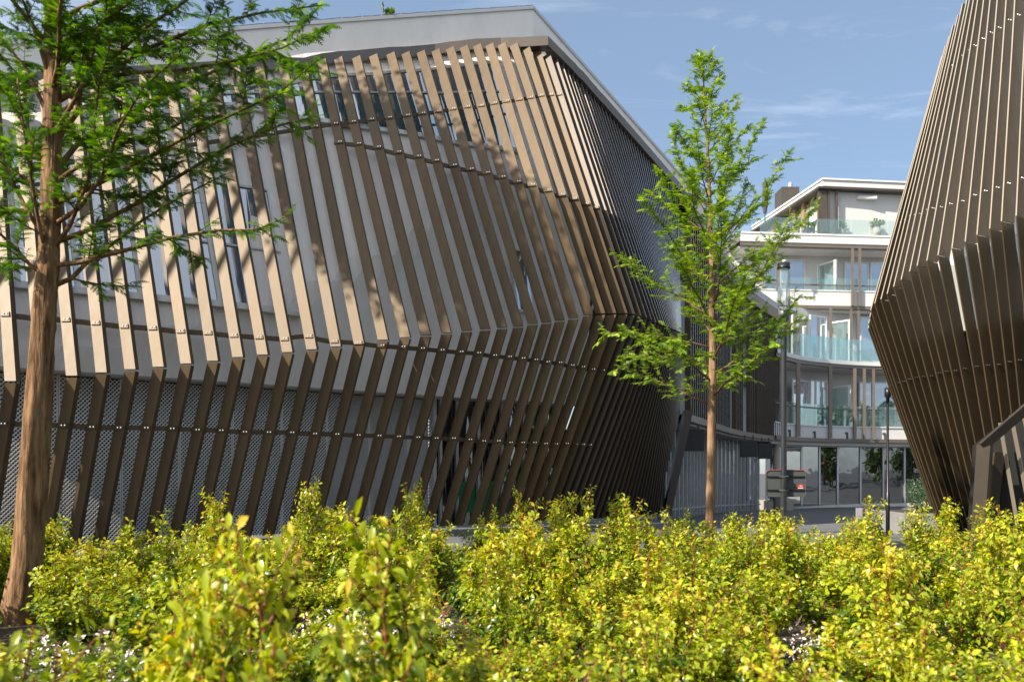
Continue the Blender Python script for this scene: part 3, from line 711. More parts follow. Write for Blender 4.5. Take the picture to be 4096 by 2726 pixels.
# slender dark posts between the slabs
for u, wd, v0, v1 in ((3190, .30, 1472, 1752), (3318, .25, 1472, 1752), (3416, .22, 1472, 1752), (3454, .18, 1472, 1752), (3491, .16, 1472, 1752),
                      (3327, .16, 1236, 1442), (3408, .15, 1236, 1442), (3438, .17, 1236, 1442), (3407, .19, 992, 1224), (3436, .19, 992, 1224), (3105, .15, 992, 1165), (3156, .3, 1236, 1440)):
    FCUR = FC2 if v0 < 1200 else FC
    p = fpt(u, -0.14 if v0 != 1236 else .2); MB().span((p.x - wd / 2, p.y - .09, fz(v1)), (p.x + wd / 2, p.y + .09, fz(v0))).build('post', M['flash'] if u != 3156 else M['brown'], FB)
FCUR = FC
# numerals on the white upstand
for u in (3158, 3258, 3388, 3539):
    p = fpt(u, 0.10); h = fz(1728) - z1t; s_ = h / 1.0; m_ = MB(); zb = z1t + .01
    m_.add([p + Vector((x * s_, 0, zb + z * h)) for x, z in ((-.02, 0), (.26, 0), (.26, 1), (-.30, 1), (-.30, .72), (-.02, .72))] + [p + Vector((x * s_, -.03, zb + z * h)) for x, z in ((-.02, 0), (.26, 0), (.26, 1), (-.30, 1), (-.30, .72), (-.02, .72))],
           [(0, 1, 2, 3, 4, 5), (11, 10, 9, 8, 7, 6)] + [(k, (k + 1) % 6, 6 + (k + 1) % 6, 6 + k) for k in range(6)]).build('numeral', M['brown'], FB)
# ground floor
zg0, zg1 = fz(2018), fz(1786)
gu = [3166, 3236, 3308, 3382, 3475, 3568, 3655, 3760]
for k in range(len(gu) - 1):
    a, b = fpt(gu[k], 1.6), fpt(gu[k + 1], 1.6)
    MB().add([a + Vector((0, 0, zg0)), b + Vector((0, 0, zg0)), b + Vector((0, 0, zg1)), a + Vector((0, 0, zg1))], [(0, 1, 2, 3)]).build('shop_glazing', M['pane_dark'], FB)
    MB().span((a.x - .07, a.y - .10, zg0), (a.x + .07, a.y + .06, zg1)).build('shop_mullion', M['alu'], FB)
sweep([p for p in FC if proj(p)[0] > 3150], [(1.5, -1.55), (1.5, zg0), (1.9, zg0), (1.9, -1.55)], 'plinth', M['farwhite'], FB)
sweep([p for p in FC if proj(p)[0] > 3150], [(1.45, zg1), (1.45, zg1 + .16), (1.9, zg1 + .16), (1.9, zg1)], 'shop_head', M['alu'], FB)
a = fpt(3122, .9); MB().tube([(a.x, a.y, -1.5), (a.x, a.y, zg1 + .1)], [.26, .26], 20).build('column', M['beige'], FB, True)
a, b = fpt(3062, 2.4), fpt(3166, 2.0)
MB().add([Vector((a.x, a.y, -1.4)), Vector((b.x, b.y, -1.4)), Vector((b.x, b.y, zg1 + .2)), Vector((a.x, a.y, zg1 + .2))], [(0, 1, 2, 3)]).build('shop_glazing', M['pane_dark'], FB)
for u in (3084, 3140): a = fpt(u, 2.1); MB().span((a.x - .06, a.y - .1, -1.4), (a.x + .06, a.y, zg1 + .2)).build('shop_mullion', M['alu'], FB)
a, b = fpt(3062, 2.0), fpt(3160, 1.9); MB().span((a.x, a.y - .1, -1.5), (b.x, b.y, -.75)).build('plinth', M['beige'], FB)
# penthouse
pc = P(3292, 800, 66.0); FCUR = FC2; zr0, zr1, zr2 = fz(746, 3292), fz(737, 3292), fz(706, 3292); FCUR = FC
pf = Vector((46, 68.4, 0)); pl = P(3010, 800, 79.0); pl.z = 0; pc.z = 0
tf = (pf - pc).normalized(); nf = Vector((-tf.y, tf.x, 0)); tl_ = (pl - pc).normalized(); nl = Vector((tl_.y, -tl_.x, 0))
def prism(poly, z0, z1, name, m):
    n = len(poly); return MB().add([Vector((p.x, p.y, z0)) for p in poly] + [Vector((p.x, p.y, z1)) for p in poly], [tuple(reversed(range(n))), tuple(range(n, 2 * n))] + [(k, (k + 1) % n, n + (k + 1) % n, n + k) for k in range(n)]).build(name, m, FB)
far = pf + (pl - pc)
prism([pc, pf, far, pl], zr1 + .004, zr2 - .14, 'penthouse_roof', M['farwhite'])
e = -tf * .1 - nf * .1; prism([pc + e, pf - nf * .1, far + nf * .1, pl - tf * .1], zr2 - .13, zr2, 'roof_coping', M['frame'])
i1 = (tf + tl_) * -0.0
prism([pc + (nf * .02 - tf * .35), pf + nf * .02, far, pl - tf * .35], zr0, zr1, 'roof_band', M['brown'])
q0 = pc + tf * .9 + tl_ * .7
prism([q0, pf + tl_ * 1.2, far, pl + tf * .9], z4t, zr0 - .004, 'penthouse_wall', M['farwhite'])
for k in range(5): a = pc + tf * (1.2 + k * 3.3) + nf * .3; MB().tube([(a.x, a.y, zr2 - .01), (a.x, a.y, zr2 + .14)], [.05, .03], 6).build('roof_stud', M['dark'], FB)
for u, wd, mm in ((3344, .17, 'brown'), (3378, .20, 'brown')):
    f = (P(u, 0, 65).x - pc.x) / tf.x; a = pc + tf * f + nf * .35; MB().span((a.x - wd / 2, a.y - .1, z4t), (a.x + wd / 2, a.y + .1, zr0)).build('post', M[mm], FB)
for f, wd, mm in ((.10, .55, 'tan'), (.30, .5, 'tan'), (.43, .7, 'tan'), (.74, .6, 'tan')):
    a = pc + (pl - pc) * f + tf * .45; MB().box((a.x, a.y, (z4t + zr0) / 2), (wd, .30, zr0 - z4t), (tl_, nl, Vector((0, 0, 1)))).build('post', M[mm], FB)
a = pc + tf * .12 + nf * .4; MB().span((a.x - .32, a.y - .1, z4t), (a.x + .32, a.y + .1, zr0)).build('corner_post', M['brown'], FB)
a = pc + tf * 3.0 + tl_ * .62; b = pc + tf * 4.6 + tl_ * .7
MB().span((P(3428, 0, 67).x, 66.8, EYE + (V0 - 797) / FPX * 67), (P(3504, 0, 67).x, 67.45, EYE + (V0 - 786) / FPX * 67)).build('wall_lamp', M['frame'], FB)
for f0, f1 in ((.16, .28), (.34, .40), (.50, .70)):
    a = pc + (pl - pc) * f0 + tf * .86; b = pc + (pl - pc) * f1 + tf * .86; zt = zr0 - 1.0
    MB().add([Vector((a.x, a.y, z4t + .1)), Vector((b.x, b.y, z4t + .1)), Vector((b.x, b.y, zt)), Vector((a.x, a.y, zt))], [(0, 1, 2, 3)]).build('terrace_door', M['frame'], FB)
    MB().bar(Vector((a.x, a.y, zr0 - .7)) - tf * .2, Vector((b.x, b.y, zr0 - .7)) - tf * .2, tf * .15, Vector((0, 0, .12))).build('blind_box', M['frame'], FB)
ch = P(3146, 780, 74); MB().span((P(3113, 0, 74).x, 73, zr2 - .6), (P(3182, 0, 74).x, 75, EYE + (V0 - 762) / FPX * 74)).build('chimney', M['brown'], FB)
MB().tube([(P(3155, 0, 74).x, 73.6, EYE + (V0 - 765) / FPX * 74), (P(3155, 0, 74).x, 73.6, EYE + (V0 - 737) / FPX * 74)], [.2, .2], 14).build('flue_pipe', M['alu'], FB, True)
a, b = P(3200, 930, 68), P(3400, 930, 90)
# things on the terrace and balcony
def chair(x, y, z, rz, s, label, m):
    t = empty('garden_chair', (x, y, z), label, 'chair', 'garden chairs on the flats'); c, sn = math.cos(rz), math.sin(rz)
    X, Y, Z = Vector((c, sn, 0)), Vector((-sn, c, 0)), Vector((0, 0, 1)); o = Vector((x, y, z))
    MB().box(o + Z * .45 * s, (.5 * s, .5 * s, .05 * s), (X, Y, Z)).build('seat', m, t)
    MB().bar(o + Y * .24 * s + Z * .48 * s, o + Y * .36 * s + Z * .98 * s, X * .25 * s, Y * .02 * s).build('backrest', m, t)
    for a in (-1, 1):
        for b in (-1, 1): MB().bar(o + X * .22 * a * s + Y * .22 * b * s, o + X * .22 * a * s + Y * .2 * b * s + Z * .43 * s, X * .022 * s, Y * .022 * s).build('leg', m, t)
        MB().bar(o + X * .25 * a * s - Y * .22 * s + Z * .66 * s, o + X * .25 * a * s + Y * .28 * s + Z * .66 * s, X * .025 * s, Z * .02 * s).build('armrest', m, t)
def table(x, y, z, w, d, h, label, m):
    t = empty('garden_table', (x, y, z), label, 'table', 'garden tables on the flats'); MB().box((x, y, z + h), (w, d, .07), None).build('table_top', m, t)
    for a in (-1, 1):
        for b in (-1, 1): MB().box((x + a * w * .45, y + b * d * .4, z + h / 2 - .02), (.08, .08, h - .05)).build('leg', m, t)
zt4 = z4t + .02
a = P(3190, 930, 66.5); table(a.x, 66.3, zt4, 1.5, .9, 1.15, 'dark garden table on the roof terrace behind the glass', M['dark'])
a = P(3142, 930, 66.3); chair(a.x, 66.3, zt4, R(75), 1.5, 'grey garden chair left of the terrace table, back turned left', M['dark'])
a = P(3236, 930, 66.3); chair(a.x, 66.4, zt4, R(-80), 1.5, 'grey garden chair right of the terrace table', M['dark'])
zf1 = z1t + .15
a = P(3272, 1690, 66); table(a.x, 65.6, zf1, .8, .7, 1.7, 'small green table on the lowest balcony beside green chairs', M['chairgreen'])
a = P(3252, 1690, 66); chair(a.x, 65.4, zf1, R(90), 1.9, 'dark green garden chair left of the small table on lowest balcony', M['dark'])
a = P(3296, 1690, 66); chair(a.x, 65.5, zf1, R(-85), 1.9, 'bright green garden chair with arms on the lowest balcony', M['chairgreen'])
ps = empty('folded_parasol', P(3060, 940, 62.0), 'dark folded parasol standing on the roof terrace left of the penthouse', 'parasol'); a = P(3060, 0, 62.0).x; zp = z4t
MB().tube([(a, 62, zp), (a, 62, zp + 3.3)], [.04, .04], 8).build('pole', M['dark'], ps)
MB().tube([(a, 62, zp + .7), (a, 62, zp + 1.4), (a + .05, 62, zp + 2.6), (a, 62, zp + 3.1), (a - .05, 62, zp + 3.18)], [.12, .24, .22, .21, .05], 9).build('cloth', M['parasol'], ps)

# ------------------------------------------------------------------ dark louvred building on the right
RB = empty('dark_louvred_building', (12, 19, 0), 'dark bronze louvred building bulging towards the left, at the right edge', 'building')
KR = [(3480, 1268), (3484, 1240), (3500, 1214), (3525, 1197), (3550, 1175), (3576, 1147), (3606, 1119), (3640, 1086), (3670, 1063), (3709, 1043), (3754, 1021), (3810, 991), (3863, 966), (3910, 939), (3961, 915), (4008, 885), (4067, 863), (4125, 842), (4190, 818), (4262, 792), (4340, 765)]
TR = [(3757, 268), (3769, 223), (3783, 182), (3798, 144), (3813, 102), (3833, 60), (3852, 13), (3877, -38), (3897, -90), (3922, -150), (3945, -210), (3972, -280), (3998, -350), (4028, -430), (4064, -520), (4098, -610), (4140, -720), (4180, -830), (4230, -950), (4280, -1080), (4340, -1220)]
SR = [.345, .34, .33, .318, .305, .29, .275, .26, .245, .225, .20, .175, .15, .135, .118, .10, .085, .07, .055, .04, .03]
RF = []
pu = [(3900, 2600), (3914, 2160), (3929, 1772), (4100, 1626), (4300, 1450)]
nR = len(KR)
extra = [(3476, 1292, 3746, 310, .352), (3474, 1312, 3736, 350, .358)]
rowsR = [(k[0], k[1], t[0], t[1], s_) for k, t, s_ in zip(KR, TR, SR)]
rowsR = [extra[1], extra[0]] + rowsR
for i, (uk, vk, ut, vt, s_) in enumerate(rowsR):
    f = i / (len(rowsR) - 1); d = lerp(20.6, 14.2, f ** .9)
    Kp = P(uk, vk, d); Tp = P(ut, vt, d + lerp(1.5, 2.2, f)); din = lerp(0.9, 1.6, f)
    vb = V0 + EYE * FPX / (d + din); ub = uk + s_ * (vb - vk); Bp = P(ub, vb + 6, d + din)
    full = Bp
    for s in range(240):               # louvres over the gateway stop at its frame
        q = Kp.lerp(Bp, s / 239); uu, vv = proj(q)
        if uu > 3928 and vv > interp(uu, [p[0] for p in pu[2:]], [p[1] for p in pu[2:]]): full = q; break
    th = lerp(30, 24, f); w = Vector((-math.cos(R(th)), -math.sin(R(th)), 0)); m = Vector((math.sin(R(th)), -math.cos(R(th)), 0))
    RF.append(dict(T=Tp, K=Kp, B=full, w=w, m=m, n=Vector((-.97, -.24, 0))))
    wd = lerp(.32, .38, f)
    up, dn = (Tp - Kp).normalized(), (full - Kp).normalized()
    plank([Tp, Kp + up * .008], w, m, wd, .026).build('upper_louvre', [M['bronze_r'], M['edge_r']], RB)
    plank([Kp + dn * .008, full], w, m, wd, .026).build('lower_louvre', [M['bronze_r'], M['bronze_r']], RB)
for vfun in (lambda u: interp(u, [3480, 3570, 3640, 3780, 3870, 3970, 4096, 4300], [1560, 1530, 1507, 1481, 1466, 1452, 1432, 1400]), lambda u: interp(u, [3600, 3625, 3680, 3755, 3815, 3890, 3990, 4050, 4096, 4300], [880, 860, 840, 815, 800, 770, 735, 712, 695, 620]),
             lambda u: interp(u, [3750, 3868, 3905, 3930, 3990, 4025, 4066, 4200], [300, 185, 160, 138, 92, 66, 42, -40])):
    for F in RF:
        F['path'] = [F['T'], F['K'], F['B']]; h = on_fin(F, vfun)
        if h:
            q, f = h
            for dx in (.10, .17):
                if nbo < 400:
                    c = q - F['w'] * dx + F['m'] * .001
                    MB().tube([c, c + F['m'] * .016], [.013, .011], 7).build('bolt', M['steel'], RB)
# body behind the louvres: dark lower wall, glazed band with white mullions
def rbw(i, kind):
    F = RF[i]; a = F[kind]; return a + Vector((.62, .35, 0))
def rz(i, z):
    F = RF[i]; a, b = (F['T'], F['K']) if z > F['K'].z else (F['K'], F['B'] if F['B'].z < .5 else F['K'] + (F['B'] - F['K']) * (F['K'].z / max(.3, F['K'].z - F['B'].z)))
    t = (z - a.z) / (b.z - a.z); p = a + (b - a) * t; p = p + Vector((.80, .46, 0)); p.z = z; return p
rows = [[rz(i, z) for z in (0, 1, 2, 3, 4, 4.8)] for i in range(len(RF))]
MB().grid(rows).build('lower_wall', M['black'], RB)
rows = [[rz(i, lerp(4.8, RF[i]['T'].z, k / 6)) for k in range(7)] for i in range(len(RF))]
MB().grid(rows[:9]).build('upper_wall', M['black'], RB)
MB().grid(rows[8:]).build('glazed_band', M['pane'], RB)
for i in range(9, len(RF), 2):
    a, b = rz(i, 4.8) + Vector((-.05, -.03, 0)), rz(i, 9.5) + Vector((-.05, -.03, 0)); c = rz(i, RF[i]['K'].z) + Vector((-.05, -.03, 0))
    m_ = MB(); m_.bar(a, c, Vector((.05, 0, 0)), Vector((0, .05, 0))); m_.bar(c, b, Vector((.05, 0, 0)), Vector((0, .05, 0))); m_.build('mullion', M['frame'], RB)
rows = [[rz(i, RF[i]['T'].z), rz(i, RF[i]['T'].z) + Vector((12, 6, 0))] for i in range(len(RF))]
MB().grid(rows).build('roof', M['concrete'], RB)
# gateway frame
ga, gb, gc = P(3906, 2290, 16.6), P(3940, 1776, 15.9), P(4330, 1440, 13.4)
mk_ = MB(); mk_.bar(ga, gb, Vector((.055, .04, 0)), Vector((-.06, .13, 0))); mk_.build('gateway_post', M['brown'], RB)
mk_ = MB(); dd = (gc - gb).normalized(); mk_.bar(gb - dd * .06, gc, Vector((.05, .14, 0)), dd.cross(Vector((.2, .97, 0))).normalized() * .085); mk_.build('gateway_beam', M['brown'], RB)
mk_ = MB(); mk_.bar(ga + Vector((.42, .5, 0)), gb + Vector((.50, .5, -.15)), Vector((.12, .03, 0)), Vector((-.03, .12, 0))); mk_.build('gateway_jamb', M['brown'], RB)
MB().add([ga + Vector((.3, .95, 0)), P(4500, 2300, 15.4), P(4500, 1300, 14.6), gb + Vector((.3, .95, 0))], [(0, 1, 2, 3)]).build('gateway_wall', M['black'], RB)
for k in range(9):
    a = P(4000 + k * 44, 1690 - k * 30, 15.9 - k * .12); b = P(4085 + k * 62, 2190, 16.2 - k * .12)
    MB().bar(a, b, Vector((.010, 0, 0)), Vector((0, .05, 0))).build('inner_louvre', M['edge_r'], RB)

# ------------------------------------------------------------------ lamp posts, road sign, planter
lp = P(3135, 2110, 23.5); zg = gz(23.5)
L1 = empty('street_lamp', (lp.x, lp.y, zg), 'tall grey lamp post with glass cylinder head, carrying the road sign', 'street lamp')
zz1 = lambda v, d=23.5: EYE - (v - V0) / FPX * d
MB().tube([(lp.x, lp.y, zg), (lp.x, lp.y, zz1(1285)), (lp.x, lp.y, zz1(1280)), (lp.x, lp.y, zz1(1225))], [.085, .085, .155, .155], 18).build('pole', M['pole'], L1, True)
MB().tube([(lp.x, lp.y, zz1(1225)), (lp.x, lp.y, zz1(1076))], [.175, .175], 20).build('glass_cylinder', M['tubeglass'], L1, True)
for a in range(4): c, sn = .12 * math.cos(a * 1.571 + .5), .12 * math.sin(a * 1.571 + .5); MB().tube([(lp.x + c, lp.y + sn, zz1(1230)), (lp.x + c, lp.y + sn, zz1(1074))], [.014, .014], 6).build('lamp_rod', M['alu'], L1)
MB().tube([(lp.x, lp.y, zz1(1076)), (lp.x, lp.y, zz1(1068)), (lp.x, lp.y, zz1(1067)), (lp.x, lp.y, zz1(1053))], [.185, .185, .178, .178], 22).build('cap', M['dark'], L1, True)
MB().tube([(lp.x, lp.y, zz1(1052)), (lp.x, lp.y, zz1(1040))], [.085, .075], 14).build('sensor', M['coping'], L1, True)
d2 = 21.0; lq = P(3551, 2100, d2); zg2 = gz(d2); zz2 = lambda v: EYE - (v - V0) / FPX * d2
L2 = empty('street_lamp', (lq.x, lq.y, zg2), 'slim black lamp post with round head, beside the right louvred building', 'street lamp')
MB().tube([(lq.x, lq.y, zg2), (lq.x, lq.y, zz2(1970)), (lq.x, lq.y, zz2(1967)), (lq.x, lq.y, zz2(1605))], [.052, .052, .033, .030], 14).build('pole', M['dark'], L2, True)
MB().tube([(lq.x, lq.y, zz2(1612)), (lq.x, lq.y, zz2(1588)), (lq.x, lq.y, zz2(1585)), (lq.x, lq.y, zz2(1550))], [.035, .05, .082, .078], 16).build('lamp_head', M['dark'], L2, True)
MB().tube([(lq.x, lq.y, zz2(1550)), (lq.x, lq.y, zz2(1512))], [.05, .05], 14).build('glass_cylinder', M['tubeglass'], L2, True)
# road sign seen from behind
ds = 23.5 + .14; sa, sb = P(3064, 1985, ds), P(3222, 1879, ds); sc = (sa + sb) / 2; sw_, sh_ = sb.x - sa.x, sb.z - sa.z
SG = empty('road_sign', (sc.x, sc.y, sc.z - sh_ / 2), 'back of a rounded rectangular road sign with red rim and sticker, clamped to lamp post', 'road sign')
def rrect(w, h, r, n=6):
    res = []
    for cx, cy, a0 in ((w / 2 - r, h / 2 - r, 0), (-w / 2 + r, h / 2 - r, 90), (-w / 2 + r, -h / 2 + r, 180), (w / 2 - r, -h / 2 + r, 270)):
        for k in range(n + 1): a = R(a0 + 90 * k / n); res.append((cx + r * math.cos(a), cy + r * math.sin(a)))
    return res
def plate(c, w, h, r, y0, y1):
    pts = rrect(w, h, r); n = len(pts)
    return MB().add([Vector((c.x + x, c.y + y0, c.z + z)) for x, z in pts] + [Vector((c.x + x, c.y + y1, c.z + z)) for x, z in pts], [tuple(range(n)), tuple(reversed(range(n, 2 * n)))] + [((k + 1) % n, k, n + k, n + (k + 1) % n) for k in range(n)])
plate(sc, sw_, sh_, .10, -.01, .012).build('sign_plate', M['signback'], SG)
plate(sc + Vector((.012, 0, .008)), sw_ + .02, sh_ + .012, .105, .014, .022).build('front_face', M['redrim'], SG)
pts = rrect(sw_ - .01, sh_ - .01, .10); rim = MB(); 
rim.tube([(sc.x + x, sc.y - .02, sc.z + z) for x, z in pts] + [(sc.x + pts[0][0], sc.y - .02, sc.z + pts[0][1])], [.012] * (len(pts) + 1), 5, cap=False); rim.build('rim', M['signback'], SG)
for v in (1905, 1959):
    z = zz1(v); MB().box((sc.x, sc.y - .03, z), (sw_ - .06, .035, .03)).build('back_rail', M['dark'], SG)
    MB().tube([(lp.x - .14, lp.y - .02, z), (lp.x - .09, lp.y - .085, z), (lp.x, lp.y - .105, z), (lp.x + .09, lp.y - .085, z), (lp.x + .14, lp.y - .02, z)], [.026] * 5, 6).build('clamp', M['steel'], SG)
st = P(3202, 1945, ds); MB().box((st.x, sc.y - .014, st.z), (.155, .006, .11)).build('sticker', M['red'], SG)
MB().box((st.x, sc.y - .019, st.z - .04), (.14, .004, .022)).build('sticker_strip', M['frame'], SG)
MB().box((st.x + .005, sc.y - .019, st.z + .026), (.07, .004, .014)).build('sticker_print', M['frame'], SG)

# ------------------------------------------------------------------ foliage tools
def fast(name, V, T, tint, mats, parent=None, mi=None):
    """V (n,3) world, T (m,3) triangles, tint (n,)"""
    o0 = ORG[parent.name] if parent else Vector((0, 0, 0))
    me = bpy.data.meshes.new(name); V = np.asarray(V, np.float32) - np.array(o0, np.float32); T = np.asarray(T, np.int32)
    me.vertices.add(len(V)); me.vertices.foreach_set('co', V.ravel()); me.loops.add(T.size); me.loops.foreach_set('vertex_index', T.ravel())
    me.polygons.add(len(T)); me.polygons.foreach_set('loop_start', np.arange(0, T.size, 3, dtype=np.int32)); me.polygons.foreach_set('loop_total', np.full(len(T), 3, np.int32))
    a = me.attributes.new('tint', 'FLOAT', 'POINT'); a.data.foreach_set('value', np.asarray(tint, np.float32))
    for m in (mats if isinstance(mats, list) else [mats]): me.materials.append(m)
    me.update(calc_edges=True); me.validate()
    o = bpy.data.objects.new(name, me); C.objects.link(o)
    if parent: o.parent = parent
    ORG[o.name] = o0
    return o
def frond_tpl(n=6, wid=.30):
    v = [(k / n, 0, -.22 * (k / n) ** 2) for k in range(n + 1)]; f = []
    for k in range(n):
        x = (k + .55) / n; w_ = wid * math.sin(math.pi * min(1, .18 + .80 * x)) ** .7
        for sg in (1, -1):
            v.append((x + .10, sg * w_, -.22 * x * x - .05)); j = len(v) - 1; f.append((k, k + 1, j) if sg < 0 else (k + 1, k, j))
    return np.array(v), np.array(f)
def leaf_tpl():
    v = [(0, 0, 0), (.3, 0, -.03), (.68, 0, -.10), (1, 0, -.26), (.25, .24, .05), (.62, .25, .0), (.25, -.24, .05), (.62, -.25, .0)]
    f = [(0, 1, 4), (1, 5, 4), (1, 2, 5), (2, 3, 5), (0, 6, 1), (1, 6, 7), (1, 7, 2), (2, 7, 3)]
    return np.array(v), np.array(f)
def scatter(tpl, pos, dirs, ups, size, tint):
    v, f = tpl; pos, d, u = (np.asarray(x, float) for x in (pos, dirs, ups)); size = np.asarray(size, float)
    d = d / np.linalg.norm(d, axis=1, keepdims=True); y = np.cross(u, d); y /= np.linalg.norm(y, axis=1, keepdims=True) + 1e-9; z = np.cross(d, y)
    V = pos[:, None, :] + size[:, None, None] * (v[None, :, 0:1] * d[:, None] + v[None, :, 1:2] * y[:, None] + v[None, :, 2:3] * z[:, None])
    n, k = len(pos), len(v); F = (f[None] + (np.arange(n) * k)[:, None, None]).reshape(-1, 3)
    return V.reshape(-1, 3), F, np.repeat(np.asarray(tint, float), k)
FROND, LEAF, TUFT = frond_tpl(6, .33), leaf_tpl(), frond_tpl(4, .46)
def rv(r, s=1.0): return Vector((r.gauss(0, s), r.gauss(0, s), r.gauss(0, s)))
def wander(r, p, d, L, n, jit, lift=0.0):
    pts = [Vector(p)]; d = Vector(d).normalized()
    for k in range(n): d = (d + rv(r, jit) + Vector((0, 0, lift))).normalized(); pts.append(pts[-1] + d * L / n)
    return pts
def pt_at(pts, t):
    x = t * (len(pts) - 1); i = min(int(x), len(pts) - 2); return pts[i].lerp(pts[i + 1], x - i), (pts[i + 1] - pts[i]).normalized()
class Tree:
    def __init__(s, seed, fsize, fstep): s.r = random.Random(seed); s.wood = MB(); s.pos, s.dir, s.up, s.sz, s.ti = [], [], [], [], []; s.fs = fsize; s.step = fstep
    def fronds(s, pts, L, light=0.0, t0=0.12):
        r = s.r; n = max(2, int(L / s.step))
        for k in range(n):
            t = lerp(t0, 1, (k + r.random() * .7) / n); p, d = pt_at(pts, min(t, .999)); side = d.cross(Vector((0, 0, 1)))
            if side.length < .15: side = Vector((r.gauss(0, 1), r.gauss(0, 1), 0))
            side.normalize(); sg = 1 if k % 2 else -1
            v = (side * sg * r.uniform(.7, 1.2) + d * r.uniform(.4, 1.0) + Vector((0, 0, r.uniform(-.45, .15)))).normalized()
            if k == n - 1: v = d
            s.pos.append(p); s.dir.append(v); s.up.append(Vector((0, 0, 1)) + rv(r, .35)); s.sz.append(s.fs * r.uniform(.65, 1.2)); s.ti.append(min(1, max(0, r.gauss(.42 + light, .22))))
    def limb(s, pts, r0, nsub, sub, dens=1.0, level=0):
        r = s.r; n = len(pts); Lp = sum((pts[k + 1] - pts[k]).length for k in range(n - 1))
        s.wood.tube(pts, [max(.004, lerp(r0, r0 * .22, k / (n - 1))) for k in range(n)], 6 if level == 0 else 4, 0 if r0 > .02 else 1)
        ga = r.random() * 6.28
        for k in range(nsub):
            t = lerp(.16, .98, (k + r.random()) / nsub)
            if r.random() > dens: continue
            p, d = pt_at(pts, t); ga += 2.4
            a = d.cross(Vector((0, 0, 1))); a = a.normalized() if a.length > .1 else Vector((1, 0, 0)); b = d.cross(a)
            v = (d * r.uniform(.5, .9) + (a * math.cos(ga) + b * math.sin(ga) * .55)).normalized()
            L = sub * (1.05 - .6 * t) * r.uniform(.55, 1.15)
            q = wander(r, p, v, L, 5, .13, .03 if level == 0 else -.02)
            if level == 0 and L > .5: s.limb(q, r0 * .35, max(3, int(L / .16)), L * .55, 1.0, 1)
            else: s.wood.tube(q, [.006, .005, .004, .004, .003, .003], 4, 1, cap=False)
            s.fronds(q, L)
        s.fronds(pts, Lp, t0=.35 if level == 0 else .1)
    def done(s, name, loc, label, cat, mats, leafm, group=None, trunk=None, tpl=None):
        e = empty(name, loc, label, cat, group)
        if trunk: trunk.build('trunk', mats[0], e, True)
        b = s.wood.build('branches', mats, e, True)
        V, F, t = scatter(tpl or FROND, s.pos, s.dir, s.up, s.sz, s.ti); fast('crown', V, F, t, leafm, e); return e
def rough_trunk(pts, rs, seed, n=14, sub=6):
    r = random.Random(seed); P_, R_ = [], []
    for k in range(len(pts) - 1):
        for j in range(sub): t = j / sub; P_.append(pts[k].lerp(pts[k + 1], t)); R_.append(lerp(rs[k], rs[k + 1], t))
    P_.append(pts[-1]); R_.append(rs[-1]); mb = MB(); mb.tube(P_, R_, n)
    ph = [r.uniform(0, 6.28) for _ in range(4)]; strip = [r.uniform(-1, 1) for _ in range(n)]
    for i in range(len(P_)):
        for j in range(n):
            if r.random() < .16: strip[j] = r.uniform(-1, 1)          # bark strips start and end along the stem
            v = mb.v[i * n + j]; a = 2 * math.pi * j / n; z = v.z
            k = 1 + .045 * math.sin(3 * a + ph[0] + z * .8) + .03 * math.sin(7 * a + ph[1] - z * 1.7) + .065 * strip[j] + r.uniform(-.015, .015)
            mb.v[i * n + j] = P_[i] + (v - P_[i]) * k
    return mb
